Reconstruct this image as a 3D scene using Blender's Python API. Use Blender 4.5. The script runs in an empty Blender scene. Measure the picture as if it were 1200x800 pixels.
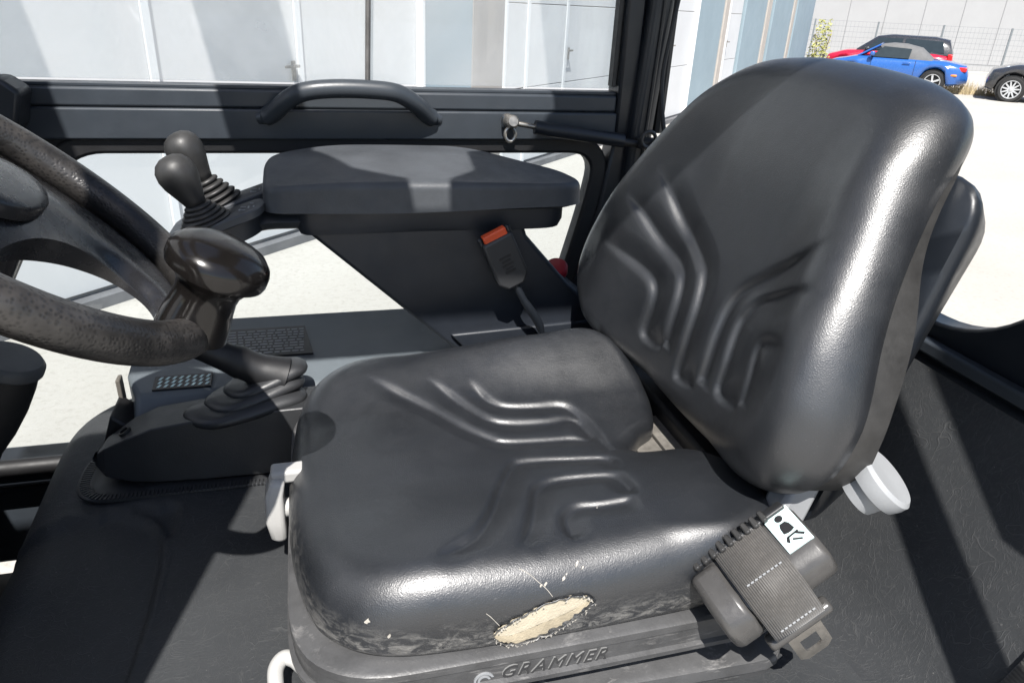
import bpy, bmesh, math, random
from mathutils import Vector, Matrix
from math import sin, cos, pi, radians, sqrt, hypot, exp, atan2

random.seed(7)
scene = bpy.context.scene
COL = scene.collection

# ------------------------------------------------------------------ camera
# all cab coordinates below are metres measured from the camera's eye; H lifts them above the ground
H = 1.78
F_PX = 845.0                      # focal length in photo pixels (photo is 1200 wide)


def camera_axes(f=845.0, vp=(510.0, 2200.0), heading=16.0):
    """world axes of the camera from the vertical vanishing point and the heading"""
    down = Vector((vp[0] - 600, vp[1] - 400, f)).normalized()
    fwd = Vector((0, 0, 1))
    h = (fwd - down * fwd.dot(down)).normalized()
    r = down.cross(h)
    if r.x < 0:
        r = -r
    a = radians(heading)
    X = r * cos(a) + h * sin(a)
    Y = h * cos(a) - r * sin(a)
    Z = -down
    right = Vector((X.x, Y.x, Z.x))
    dwn = Vector((X.y, Y.y, Z.y))
    fw = Vector((X.z, Y.z, Z.z))
    return right, dwn, fw


right, dwn, fw = camera_axes()
cam_data = bpy.data.cameras.new("camera")
cam = bpy.data.objects.new("camera", cam_data)
COL.objects.link(cam)
M = Matrix((right, -dwn, -fw)).transposed().to_4x4()
M.translation = Vector((0, 0, H))
cam.matrix_world = M
cam_data.sensor_width = 36.0
cam_data.lens = F_PX / 1200.0 * 36.0
cam_data.clip_start = 0.02
cam_data.clip_end = 500.0
scene.camera = cam

# ------------------------------------------------------------------ light
SUN_HEADING = 15.0     # the light travels 15 degrees from +Y towards +X
SUN_ELEV = 56.0
world = bpy.data.worlds.new("World")
scene.world = world
world.use_nodes = True
wn = world.node_tree.nodes
wl = world.node_tree.links
bg = wn["Background"]
sky = wn.new("ShaderNodeTexSky")
sky.sky_type = 'NISHITA'
sky.sun_disc = False
sky.sun_elevation = radians(SUN_ELEV)
sky.sun_rotation = radians(180.0 + SUN_HEADING)
sky.air_density = 1.0
sky.dust_density = 1.0
wl.new(sky.outputs[0], bg.inputs[0])
bg.inputs[1].default_value = 0.10

sun_data = bpy.data.lights.new("sun", 'SUN')
sun_data.energy = 5.0
sun_data.angle = radians(0.53)
sun_data.color = (1.0, 0.965, 0.92)
sun = bpy.data.objects.new("sun", sun_data)
COL.objects.link(sun)
sd = Vector((sin(radians(SUN_HEADING)) * cos(radians(SUN_ELEV)), cos(radians(SUN_HEADING)) * cos(radians(SUN_ELEV)), -sin(radians(SUN_ELEV))))
sun.rotation_euler = sd.to_track_quat('-Z', 'Y').to_euler()
sun.location = -sd * 20

scene.view_settings.view_transform = 'Standard'
scene.view_settings.look = 'None'
scene.view_settings.gamma = 1.0
scene.view_settings.use_curve_mapping = False
scene.view_settings.exposure = 0.76

scene.cycles.max_bounces = 6
scene.cycles.diffuse_bounces = 3
scene.cycles.glossy_bounces = 3
scene.cycles.transparent_max_bounces = 16
scene.cycles.caustics_reflective = False
scene.cycles.caustics_refractive = False
scene.cycles.sample_clamp_indirect = 4.0
scene.cycles.use_denoising = True

# ------------------------------------------------------------------ materials
MATS = {}


def nodes_of(name):
    m = bpy.data.materials.new(name)
    m.use_nodes = True
    nt = m.node_tree
    return m, nt, nt.nodes, nt.links, nt.nodes["Principled BSDF"]


def texco(nt, scale=None):
    tc = nt.nodes.new("ShaderNodeTexCoord")
    if scale is None:
        return tc.outputs["Object"]
    mp = nt.nodes.new("ShaderNodeMapping")
    mp.inputs["Scale"].default_value = scale
    nt.links.new(tc.outputs["Object"], mp.inputs["Vector"])
    return mp.outputs["Vector"]


def noise(nt, vec, scale, detail=4, rough=0.55, dist=0.0):
    n = nt.nodes.new("ShaderNodeTexNoise")
    n.inputs["Scale"].default_value = scale
    n.inputs["Detail"].default_value = detail
    n.inputs["Roughness"].default_value = rough
    n.inputs["Distortion"].default_value = dist
    nt.links.new(vec, n.inputs["Vector"])
    return n.outputs["Fac"]


def ramp(nt, fac, p0, p1, c0=(0, 0, 0, 1), c1=(1, 1, 1, 1)):
    r = nt.nodes.new("ShaderNodeValToRGB")
    r.color_ramp.elements[0].position = p0
    r.color_ramp.elements[1].position = p1
    r.color_ramp.elements[0].color = c0
    r.color_ramp.elements[1].color = c1
    nt.links.new(fac, r.inputs["Fac"])
    return r.outputs["Color"]


def mixc(nt, fac, a, b):
    m = nt.nodes.new("ShaderNodeMix")
    m.data_type = 'RGBA'
    if isinstance(fac, (int, float)):
        m.inputs[0].default_value = fac
    else:
        nt.links.new(fac, m.inputs[0])
    for s, v in ((6, a), (7, b)):
        if isinstance(v, tuple):
            m.inputs[s].default_value = v
        else:
            nt.links.new(v, m.inputs[s])
    return m.outputs[2]


def math_n(nt, op, a, b=None, clamp=False):
    m = nt.nodes.new("ShaderNodeMath")
    m.operation = op
    m.use_clamp = clamp
    for i, v in enumerate((a, b)):
        if v is None:
            continue
        if isinstance(v, (int, float)):
            m.inputs[i].default_value = v
        else:
            nt.links.new(v, m.inputs[i])
    return m.outputs[0]


def bump(nt, height, strength, dist, normal=None):
    b = nt.nodes.new("ShaderNodeBump")
    b.inputs["Strength"].default_value = strength
    b.inputs["Distance"].default_value = dist
    nt.links.new(height, b.inputs["Height"])
    if normal is not None:
        nt.links.new(normal, b.inputs["Normal"])
    return b.outputs["Normal"]


def c4(c, k=1.0):
    return (c[0] * k, c[1] * k, c[2] * k, 1.0)


def simple(name, base, rough=0.5, metal=0.0, var=0.15, vscale=9.0, grain=0.0, gscale=600.0, gdist=0.0006, rvar=0.08, coat=0.0, spec=0.5):
    m, nt, n, l, p = nodes_of(name)
    v = texco(nt)
    f = noise(nt, v, vscale, 5, 0.6)
    l.new(mixc(nt, ramp(nt, f, 0.3, 0.7), c4(base, 1 - var), c4(base, 1 + var)), p.inputs["Base Color"])
    p.inputs["Metallic"].default_value = metal
    p.inputs["Specular IOR Level"].default_value = spec
    f2 = noise(nt, v, vscale * 2.7, 5, 0.65)
    mr = nt.nodes.new("ShaderNodeMapRange")
    mr.inputs[1].default_value = 0.3
    mr.inputs[2].default_value = 0.7
    mr.inputs[3].default_value = max(0.02, rough - rvar)
    mr.inputs[4].default_value = rough + rvar
    l.new(f2, mr.inputs[0])
    l.new(mr.outputs[0], p.inputs["Roughness"])
    if coat:
        p.inputs["Coat Weight"].default_value = coat
        p.inputs["Coat Roughness"].default_value = 0.06
    if grain:
        g = noise(nt, v, gscale, 2, 0.5)
        l.new(bump(nt, g, grain, gdist), p.inputs["Normal"])
    MATS[name] = m
    return m


def vinyl(name, base, rough, crease=0.3, dust=0.0):
    """smooth black seat vinyl: leather pores, faint creases, scuffs and grey dust"""
    m, nt, n, l, p = nodes_of(name)
    v = texco(nt)
    f = noise(nt, v, 7, 5, 0.6)
    scratch = noise(nt, texco(nt, (40, 260, 80)), 3.0, 3, 0.7, 0.6)
    scr = ramp(nt, scratch, 0.68, 0.76)
    col = mixc(nt, ramp(nt, f, 0.3, 0.7), c4(base, 0.85), c4(base, 1.2))
    speck = noise(nt, v, 420, 2, 0.5)
    col = mixc(nt, math_n(nt, 'MULTIPLY', ramp(nt, speck, 0.70, 0.78), 0.35), col, (0.13, 0.13, 0.13, 1))
    col = mixc(nt, math_n(nt, 'MULTIPLY', scr, 0.12 + dust), col, (0.22, 0.21, 0.20, 1))
    if dust:
        # chalky scuffs along the lower seam of the cushion
        sp = nt.nodes.new("ShaderNodeSeparateXYZ")
        l.new(v, sp.inputs[0])
        low = nt.nodes.new("ShaderNodeMapRange")
        low.inputs[1].default_value = 0.082; low.inputs[2].default_value = 0.118
        low.inputs[3].default_value = 1.0; low.inputs[4].default_value = 0.0
        l.new(sp.outputs["Z"], low.inputs[0])
        sc2 = ramp(nt, noise(nt, texco(nt, (22, 22, 60)), 2.2, 6, 0.8, 0.8), 0.46, 0.64)
        col = mixc(nt, math_n(nt, 'MULTIPLY', math_n(nt, 'MULTIPLY', low.outputs[0], sc2), 0.75), col, (0.30, 0.29, 0.27, 1))
    l.new(col, p.inputs["Base Color"])
    f2 = noise(nt, v, 22, 6, 0.7)
    mr = nt.nodes.new("ShaderNodeMapRange")
    mr.inputs[1].default_value = 0.3
    mr.inputs[2].default_value = 0.7
    mr.inputs[3].default_value = rough - 0.06
    mr.inputs[4].default_value = rough + 0.09
    l.new(f2, mr.inputs[0])
    l.new(mr.outputs[0], p.inputs["Roughness"])
    vo = nt.nodes.new("ShaderNodeTexVoronoi")
    vo.feature = 'DISTANCE_TO_EDGE'
    vo.inputs["Scale"].default_value = 520
    l.new(v, vo.inputs["Vector"])
    b1 = bump(nt, vo.outputs["Distance"], 0.30, 0.0006)
    cr = noise(nt, texco(nt, (1, 1.6, 1)), 190, 6, 0.7, 1.2)
    b2 = bump(nt, cr, crease, 0.0009, b1)
    l.new(b2, p.inputs["Normal"])
    p.inputs["Specular IOR Level"].default_value = 0.9
    p.inputs["Coat Weight"].default_value = 0.45
    p.inputs["Coat Roughness"].default_value = 0.25
    l.new(b2, p.inputs["Coat Normal"])
    MATS[name] = m
    return m


def leather_mat(name):
    """moulded cover mat with pale leather creases"""
    m, nt, n, l, p = nodes_of(name)
    tc = nt.nodes.new("ShaderNodeTexCoord")
    wn_ = nt.nodes.new("ShaderNodeTexNoise")
    wn_.inputs["Scale"].default_value = 9
    wn_.inputs["Detail"].default_value = 3
    l.new(tc.outputs["Object"], wn_.inputs["Vector"])
    vm = nt.nodes.new("ShaderNodeVectorMath")
    vm.operation = 'MULTIPLY_ADD'
    vm.inputs[1].default_value = (0.16, 0.16, 0.16)
    l.new(wn_.outputs["Color"], vm.inputs[0])
    l.new(tc.outputs["Object"], vm.inputs[2])
    lines = []
    for sc, wdt, sy in ((44, 0.018, 0.5), (95, 0.035, 1.7), (190, 0.06, 1.0)):
        mp = nt.nodes.new("ShaderNodeMapping")
        mp.inputs["Scale"].default_value = (1, sy, 0.7)
        mp.inputs["Rotation"].default_value = (0, 0, 0.5 * sc)
        l.new(vm.outputs[0], mp.inputs["Vector"])
        vo = nt.nodes.new("ShaderNodeTexVoronoi")
        vo.feature = 'DISTANCE_TO_EDGE'
        vo.inputs["Scale"].default_value = sc
        l.new(mp.outputs[0], vo.inputs["Vector"])
        ln = ramp(nt, vo.outputs["Distance"], 0.0, wdt, (1, 1, 1, 1), (0, 0, 0, 1))
        br = ramp(nt, noise(nt, tc.outputs["Object"], sc * 0.8, 3, 0.6), 0.38, 0.62)
        lines.append(math_n(nt, 'MULTIPLY', ln, br))
    tot = math_n(nt, 'MAXIMUM', lines[0], lines[1])
    tot = math_n(nt, 'MAXIMUM', tot, math_n(nt, 'MULTIPLY', lines[2], 0.5))
    base = mixc(nt, ramp(nt, noise(nt, tc.outputs["Object"], 6, 5, 0.6), 0.3, 0.7), (0.030, 0.032, 0.0345, 1), (0.044, 0.0465, 0.049, 1))
    lint = math_n(nt, 'MULTIPLY', ramp(nt, noise(nt, tc.outputs["Object"], 240, 2, 0.5), 0.75, 0.775), 0.4)
    base = mixc(nt, lint, base, (0.30, 0.29, 0.27, 1))
    col = mixc(nt, math_n(nt, 'MULTIPLY', tot, 0.28), base, (0.12, 0.12, 0.117, 1))
    l.new(col, p.inputs["Base Color"])
    p.inputs["Roughness"].default_value = 0.55
    p.inputs["Specular IOR Level"].default_value = 0.3
    g = noise(nt, tc.outputs["Object"], 320, 3, 0.6)
    b1 = bump(nt, g, 0.25, 0.0008)
    l.new(bump(nt, tot, 0.40, 0.0010, b1), p.inputs["Normal"])
    MATS[name] = m
    return m


def pebble(name):
    """hand-worn pebbled rubber of the steering wheel rim"""
    m, nt, n, l, p = nodes_of(name)
    v = texco(nt)
    vo = nt.nodes.new("ShaderNodeTexVoronoi")
    vo.inputs["Scale"].default_value = 330
    l.new(v, vo.inputs["Vector"])
    pits = ramp(nt, vo.outputs["Distance"], 0.10, 0.55)
    patch = ramp(nt, noise(nt, v, 26, 3, 0.6), 0.40, 0.62)
    col = mixc(nt, math_n(nt, 'MULTIPLY', pits, patch), (0.018, 0.017, 0.0165, 1), (0.050, 0.046, 0.043, 1))
    l.new(col, p.inputs["Base Color"])
    p.inputs["Roughness"].default_value = 0.36
    l.new(bump(nt, pits, 0.22, 0.0010), p.inputs["Normal"])
    MATS[name] = m
    return m


def webbing(name, base, period, axis):
    """woven band: fine ribs repeating along axis"""
    m, nt, n, l, p = nodes_of(name)
    dt = nt.nodes.new("ShaderNodeVectorMath")
    dt.operation = 'DOT_PRODUCT'
    a = Vector(axis).normalized() * (2 * pi / period)
    dt.inputs[1].default_value = tuple(a)
    l.new(texco(nt), dt.inputs[0])
    w = math_n(nt, 'MULTIPLY_ADD', math_n(nt, 'SINE', dt.outputs["Value"]), 0.5)
    w.node.inputs[2].default_value = 0.5
    f = noise(nt, texco(nt), 160, 4, 0.7)
    w2 = math_n(nt, 'MULTIPLY', w, ramp(nt, f, 0.2, 0.7))
    l.new(mixc(nt, w2, c4(base, 0.6), c4(base, 1.5)), p.inputs["Base Color"])
    p.inputs["Roughness"].default_value = 0.6
    p.inputs["Sheen Weight"].default_value = 0.25
    l.new(bump(nt, w, 0.5, 0.0006), p.inputs["Normal"])
    MATS[name] = m


def glass(name, dirt, tint=(0.93, 0.96, 0.97)):
    """clear pane: transparent, Fresnel mirror and a thin veil of dust"""
    m = bpy.data.materials.new(name)
    m.use_nodes = True
    nt = m.node_tree
    nt.nodes.clear()
    out = nt.nodes.new("ShaderNodeOutputMaterial")
    tr = nt.nodes.new("ShaderNodeBsdfTransparent")
    tr.inputs[0].default_value = c4(tint)
    gl = nt.nodes.new("ShaderNodeBsdfGlossy")
    gl.inputs["Roughness"].default_value = 0.02
    fr = nt.nodes.new("ShaderNodeFresnel")
    fr.inputs["IOR"].default_value = 1.45
    mx = nt.nodes.new("ShaderNodeMixShader")
    nt.links.new(fr.outputs[0], mx.inputs[0])
    nt.links.new(tr.outputs[0], mx.inputs[1])
    nt.links.new(gl.outputs[0], mx.inputs[2])
    df = nt.nodes.new("ShaderNodeBsdfDiffuse")
    df.inputs[0].default_value = (0.8, 0.8, 0.8, 1)
    sm = noise(nt, texco(nt, (2.2, 2.2, 1.0)), 2.4, 5, 0.6, 0.8)
    fac = math_n(nt, 'MULTIPLY', ramp(nt, sm, 0.32, 0.70, (0.45, 0.45, 0.45, 1), (1, 1, 1, 1)), dirt)
    mx2 = nt.nodes.new("ShaderNodeMixShader")
    nt.links.new(fac, mx2.inputs[0])
    nt.links.new(mx.outputs[0], mx2.inputs[1])
    nt.links.new(df.outputs[0], mx2.inputs[2])
    nt.links.new(mx2.outputs[0], out.inputs[0])
    MATS[name] = m


vinyl("seat_vinyl", (0.0115, 0.0130, 0.0158), 0.43, 0.18)
vinyl("seat_vinyl_worn", (0.0120, 0.0135, 0.0163), 0.41, 0.24, 0.12)
leather_mat("cover_mat")
pebble("rim_rubber")
simple("shell_plastic", (0.028, 0.029, 0.031), 0.46, var=0.2, grain=0.25, gscale=450)
simple("pan_plastic", (0.066, 0.066, 0.067), 0.42, var=0.28, vscale=24, grain=0.3, gscale=380)
_m = MATS["pan_plastic"]; _nt = _m.node_tree; _p = _nt.nodes["Principled BSDF"]
_old = _p.inputs["Base Color"].links[0].from_socket
_sc = ramp(_nt, noise(_nt, texco(_nt, (9, 9, 70)), 2.0, 6, 0.75, 0.5), 0.56, 0.70)
_nt.links.new(mixc(_nt, math_n(_nt, 'MULTIPLY', _sc, 0.55), _old, (0.30, 0.29, 0.28, 1)), _p.inputs["Base Color"])
simple("armrest_plastic", (0.054, 0.059, 0.066), 0.52, var=0.22, vscale=14, grain=0.35, gscale=420)
simple("panel_plastic", (0.017, 0.0205, 0.027), 0.44, var=0.2, vscale=8, grain=0.15)
simple("console_plastic", (0.105, 0.122, 0.135), 0.50, var=0.14, vscale=6, grain=0.2)
simple("door_paint", (0.036, 0.043, 0.052), 0.42, var=0.12, vscale=12, grain=0.10, gscale=260)
simple("frame_paint", (0.013, 0.016, 0.021), 0.38, var=0.2, vscale=10, grain=0.10)
simple("rubber_black", (0.010, 0.010, 0.011), 0.55, var=0.2, grain=0.15)
simple("rubber_grey", (0.030, 0.0295, 0.029), 0.48, var=0.25, vscale=40, grain=0.15)
simple("knob_gloss", (0.008, 0.007, 0.0065), 0.17, var=0.3, vscale=30, rvar=0.06, spec=0.45)
simple("wheel_plastic", (0.020, 0.0200, 0.022), 0.27, var=0.2, vscale=20, grain=0.1, gscale=500)
simple("retractor_plastic", (0.060, 0.058, 0.056), 0.30, var=0.2, vscale=30, grain=0.1)
simple("lever_grey", (0.42, 0.415, 0.40), 0.45, var=0.08, grain=0.1)
simple("knob_light_grey", (0.30, 0.31, 0.32), 0.5, var=0.1, grain=0.2)
simple("steel", (0.38, 0.36, 0.33), 0.34, metal=0.9, var=0.25, vscale=30)
simple("steel_dull", (0.30, 0.28, 0.25), 0.5, metal=0.55, var=0.35, vscale=60)
simple("red_plastic", (0.30, 0.012, 0.025), 0.4)
simple("orange_plastic", (0.78, 0.10, 0.03), 0.4)
simple("foam", (0.46, 0.41, 0.315), 0.95, var=0.10, vscale=60, grain=0.3, gscale=500, gdist=0.002, spec=0.1)
simple("foam_dark", (0.40, 0.345, 0.25), 0.95, var=0.2, vscale=60, grain=0.3, gscale=500, gdist=0.002, spec=0.1)
simple("frayed_backing", (0.42, 0.395, 0.35), 0.9, var=0.2, vscale=150, spec=0.1)
simple("sticker_white", (0.62, 0.80, 0.79), 0.35, var=0.04)
simple("print_black", (0.015, 0.015, 0.016), 0.45)
simple("print_grey", (0.30, 0.31, 0.32), 0.5)
simple("thread", (0.11, 0.10, 0.085), 0.8)
simple("seal_grey", (0.15, 0.145, 0.14), 0.7, var=0.3, vscale=60)
simple("letter_highlight", (0.22, 0.22, 0.215), 0.5)  # pale tone for the painted highlight on the letters
simple("letter_face", (0.035, 0.035, 0.036), 0.5)
webbing("belt_web", (0.075, 0.070, 0.064), 0.0021, (0.8, 0, 0.6))
webbing("edge_strip", (0.05, 0.047, 0.042), 0.0035, (0.5, 0, 0.87))
glass("door_glass", 0.30)
glass("clear_glass", 0.03)
simple("door_white", (0.59, 0.595, 0.60), 0.5, var=0.05, vscale=1.2)
simple("door_trim_white", (0.70, 0.71, 0.72), 0.4, var=0.03)
simple("pier_blue_grey", (0.25, 0.32, 0.36), 0.6, var=0.06, vscale=1.5)
simple("pier_grey", (0.27, 0.255, 0.24), 0.6, var=0.06, vscale=1.5)
simple("tan_strip", (0.42, 0.38, 0.34), 0.6, var=0.08)
simple("panel_joint", (0.27, 0.275, 0.28), 0.8)
simple("plinth_grey", (0.14, 0.14, 0.145), 0.8, var=0.2, vscale=5)
simple("far_panel", (0.36, 0.36, 0.36), 0.7, var=0.04, vscale=0.8)
simple("kerb_white", (0.6, 0.59, 0.57), 0.8, var=0.1, vscale=4)
simple("car_blue", (0.022, 0.105, 0.36), 0.25, var=0.05, coat=0.8)
simple("car_red", (0.50, 0.012, 0.04), 0.25, var=0.05, coat=0.8)
simple("car_dark", (0.030, 0.031, 0.035), 0.25, var=0.1, coat=0.8)
simple("soft_top", (0.13, 0.13, 0.13), 0.85, var=0.1)
simple("car_glass", (0.025, 0.035, 0.04), 0.08, var=0.1)
simple("tyre", (0.02, 0.02, 0.02), 0.8)
simple("alloy", (0.62, 0.63, 0.64), 0.3, metal=0.6, var=0.05)
simple("lamp_red", (0.6, 0.02, 0.02), 0.2)
simple("lamp_orange", (0.85, 0.25, 0.03), 0.25)
simple("lamp_clear", (0.7, 0.75, 0.8), 0.12)
simple("fence_green", (0.16, 0.18, 0.19), 0.5)
simple("leaf", (0.16, 0.22, 0.035), 0.6, var=0.5, vscale=3)
simple("leaf_pale", (0.30, 0.30, 0.08), 0.6, var=0.4, vscale=3)
simple("straw", (0.42, 0.34, 0.20), 0.8, var=0.3, vscale=4)


def concrete():
    m, nt, n, l, p = nodes_of("yard_concrete")
    v = texco(nt)
    a = mixc(nt, ramp(nt, noise(nt, v, 0.35, 6, 0.6), 0.3, 0.7), (0.38, 0.355, 0.315, 1), (0.46, 0.44, 0.40, 1))
    b = mixc(nt, math_n(nt, 'MULTIPLY', ramp(nt, noise(nt, v, 28, 5, 0.75), 0.50, 0.72), 0.45), a, (0.25, 0.225, 0.19, 1))
    l.new(b, p.inputs["Base Color"])
    p.inputs["Roughness"].default_value = 0.9
    l.new(bump(nt, noise(nt, v, 60, 5, 0.7), 0.3, 0.01), p.inputs["Normal"])
    MATS["yard_concrete"] = m


concrete()

# ------------------------------------------------------------------ geometry helpers
def sstep(a, b, x):
    if a == b:
        return 1.0 if x > a else 0.0
    t = max(0.0, min(1.0, (x - a) / (b - a)))
    return t * t * (3 - 2 * t)


def lerp(a, b, t):
    return a + (b - a) * t


def catmull(pts, n=8, closed=False):
    P = [Vector(p) for p in pts]
    out = []
    m = len(P)
    rng = range(m if closed else m - 1)
    for i in rng:
        if closed:
            a, b, c, d = P[(i - 1) % m], P[i], P[(i + 1) % m], P[(i + 2) % m]
        else:
            a, b, c, d = P[max(i - 1, 0)], P[i], P[i + 1], P[min(i + 2, m - 1)]
        for k in range(n):
            t = k / n
            out.append(0.5 * ((2 * b) + (c - a) * t + (2 * a - 5 * b + 4 * c - d) * t * t + (3 * b - a - 3 * c + d) * t ** 3))
    if not closed:
        out.append(P[-1])
    return out


def round_poly(pts, rad, n=6):
    """closed 2D polygon with rounded corners; rad a number or one per corner"""
    m = len(pts)
    out = []
    for i in range(m):
        r = rad[i] if isinstance(rad, (list, tuple)) else rad
        p = Vector(pts[i]); a = Vector(pts[i - 1]) - p; b = Vector(pts[(i + 1) % m]) - p
        if r <= 0:
            out.append(tuple(p)); continue
        ra = min(r, a.length * 0.48); rb = min(r, b.length * 0.48)
        A = p + a.normalized() * ra; B = p + b.normalized() * rb
        for k in range(n + 1):
            t = k / n
            q = A * (1 - t) ** 2 + p * 2 * t * (1 - t) + B * t * t
            out.append(tuple(q))
    return out


class MB:
    """collects faces in eye coordinates (metres from the camera); build() links one mesh object"""

    def __init__(self):
        self.v = []
        self.f = []

    def add(self, verts, faces):
        o = len(self.v)
        self.v += [tuple(p) for p in verts]
        self.f += [tuple(i + o for i in f) for f in faces]
        return self

    def box(self, c, s, rot=None):
        R = rot or Matrix.Identity(3)
        c = Vector(c)
        vs = []
        for dx in (-1, 1):
            for dy in (-1, 1):
                for dz in (-1, 1):
                    vs.append(c + R @ Vector((dx * s[0] / 2, dy * s[1] / 2, dz * s[2] / 2)))
        return self.add(vs, [(0, 1, 3, 2), (4, 6, 7, 5), (0, 4, 5, 1), (2, 3, 7, 6), (0, 2, 6, 4), (1, 5, 7, 3)])

    def rings(self, rings, close_u=True, cap0=True, cap1=True):
        n = len(rings[0])
        vs = [p for r in rings for p in r]
        fs = []
        for i in range(len(rings) - 1):
            for j in range(n if close_u else n - 1):
                k = (j + 1) % n
                fs.append((i * n + j, i * n + k, (i + 1) * n + k, (i + 1) * n + j))
        if cap0:
            fs.append(tuple(reversed(range(n))))
        if cap1:
            fs.append(tuple(range((len(rings) - 1) * n, len(rings) * n)))
        return self.add(vs, fs)

    def tube(self, path, rad, seg=12, cap=True, flat=None, up=None):
        P = [Vector(p) for p in path]
        rings = []
        t0 = (P[1] - P[0]).normalized()
        ref = Vector(up) if up else (Vector((0, 0, 1)) if abs(t0.z) < 0.9 else Vector((1, 0, 0)))
        for i, p in enumerate(P):
            t = (P[min(i + 1, len(P) - 1)] - P[max(i - 1, 0)]).normalized()
            a = t.cross(ref)
            if a.length < 1e-6:
                a = t.orthogonal()
            a.normalize()
            b = a.cross(t).normalized()
            ref = b
            r = rad[i] if isinstance(rad, (list, tuple)) else rad
            ra, rb = (r, r) if flat is None else (r * flat[0], r * flat[1])
            rings.append([p + a * ra * cos(2 * pi * k / seg) + b * rb * sin(2 * pi * k / seg) for k in range(seg)])
        return self.rings(rings, True, cap, cap)

    def lathe(self, base, axis, prof, seg=24, cap=True):
        """prof: list of (radius, height along axis)"""
        base = Vector(base)
        n = Vector(axis).normalized()
        a = n.orthogonal().normalized()
        b = n.cross(a)
        rings = [[base + n * h + (a * cos(2 * pi * k / seg) + b * sin(2 * pi * k / seg)) * r for k in range(seg)] for r, h in prof]
        return self.rings(rings, True, cap, cap)

    def prism(self, poly, axis, a, b):
        """2D polygon extruded along x, y or z from a to b. poly coordinates are the two other axes in order"""
        def P(u, v, w):
            return {'x': (w, u, v), 'y': (u, w, v), 'z': (u, v, w)}[axis]
        return self.rings([[P(u, v, a) for u, v in poly], [P(u, v, b) for u, v in poly]])

    def frame(self, outer, inner, axis, a, b):
        """plate with a hole: outer and inner loops with the same number of points"""
        def P(u, v, w):
            return {'x': (w, u, v), 'y': (u, w, v), 'z': (u, v, w)}[axis]
        n = len(outer)
        vs = [P(u, v, w) for w in (a, b) for L in (outer, inner) for u, v in L]
        fs = []
        for j in range(n):
            k = (j + 1) % n
            fs += [(j, k, n + k, n + j), (2 * n + j, 3 * n + j, 3 * n + k, 2 * n + k), (j, 2 * n + j, 2 * n + k, k), (n + j, n + k, 3 * n + k, 3 * n + j)]
        return self.add(vs, fs)

    def grid(self, fn, nu, nv):
        vs = [fn(i / nu, j / nv) for i in range(nu + 1) for j in range(nv + 1)]
        fs = [(i * (nv + 1) + j, (i + 1) * (nv + 1) + j, (i + 1) * (nv + 1) + j + 1, i * (nv + 1) + j + 1) for i in range(nu) for j in range(nv)]
        return self.add(vs, fs)

    def build(self, name, mat, parent=None, loc=None, smooth=40, bevel=0.0, seg=2, subsurf=0, recalc=True, solid=0.0):
        me = bpy.data.meshes.new(name)
        L = Vector((0, 0, 0))
        if parent is not None:
            q = parent
            while q is not None:
                L += q.location
                q = q.parent
            L0 = Vector((0, 0, 0))
        else:
            L0 = Vector(loc) + Vector((0, 0, H)) if loc is not None else Vector((0, 0, H))
            L = L0
        me.from_pydata([(x - L.x, y - L.y, z + H - L.z) for x, y, z in self.v], [], self.f)
        if recalc:
            bm = bmesh.new(); bm.from_mesh(me)
            bmesh.ops.recalc_face_normals(bm, faces=bm.faces)
            bm.to_mesh(me); bm.free()
        if smooth:
            me.polygons.foreach_set("use_smooth", [True] * len(me.polygons))
            if smooth < 180:
                me.set_sharp_from_angle(angle=radians(smooth))
        me.materials.append(MATS[mat])
        o = bpy.data.objects.new(name, me)
        COL.objects.link(o)
        o.location = L0
        if parent is not None:
            o.parent = parent
        if bevel:
            md = o.modifiers.new("bevel", 'BEVEL')
            md.width = bevel; md.segments = seg; md.limit_method = 'ANGLE'; md.angle_limit = radians(35)
            md.harden_normals = False
        if solid:
            md = o.modifiers.new("solidify", 'SOLIDIFY'); md.thickness = solid; md.offset = -1
        if subsurf:
            md = o.modifiers.new("subsurf", 'SUBSURF'); md.levels = subsurf; md.render_levels = subsurf
        return o


def thing(name, label, cat, loc, group=None):
    o = bpy.data.objects.new(name, None)
    o.empty_display_size = 0.05
    COL.objects.link(o)
    o.location = (loc[0], loc[1], loc[2] + H)
    return tag(o, label, cat, group)


def tag(o, label, cat, group=None):
    o["label"] = label
    o["category"] = cat
    if group:
        o["group"] = group
    return o


def struct(o):
    o["kind"] = "structure"
    return o


def rotm(ax, deg):
    return Matrix.Rotation(radians(deg), 3, ax)


# ------------------------------------------------------------------ the yard
GZ = -H
struct(MB().grid(lambda u, v: (-90 + 190 * u, -60 + 180 * v, GZ), 4, 4).build("ground", "yard_concrete", smooth=0))

# garage building: its facade runs at 45 degrees behind the cab
WK = 1.148
WP = Vector((0, 5.13 * WK, GZ)); WD = Vector((1, 1, 0)).normalized(); WN = Vector((1, -1, 0)).normalized()


def wallbox(mb, s0, s1, h0, h1, d0, d1):
    """box on the garage facade: s along it, h up, d out of it"""
    s0, s1, h0, h1 = s0 * WK, s1 * WK, h0 * WK, h1 * WK
    R = Matrix((WD, -WN, Vector((0, 0, 1)))).transposed()
    c = WP + WD * (s0 + s1) / 2 + WN * (d0 + d1) / 2 + Vector((0, 0, (h0 + h1) / 2))
    return mb.box(c, (s1 - s0, d1 - d0, h1 - h0), R)


garage = thing("garage_building", "long white garage building with sectional doors and blue grey piers", "building", tuple(WP))
wallbox(MB(), -9, 18.0, 0, 5.2, -4.0, -0.022).build("wall", "pier_grey", garage, smooth=0)
wallbox(MB(), -9, 18.05, 3.0, 5.2, -0.021, 0.06).build("upper_wall", "door_white", garage, smooth=0)
wallbox(MB(), -9, 18.02, 0, 0.06, -0.021, 0.075).build("plinth", "plinth_grey", garage, smooth=0)


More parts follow.
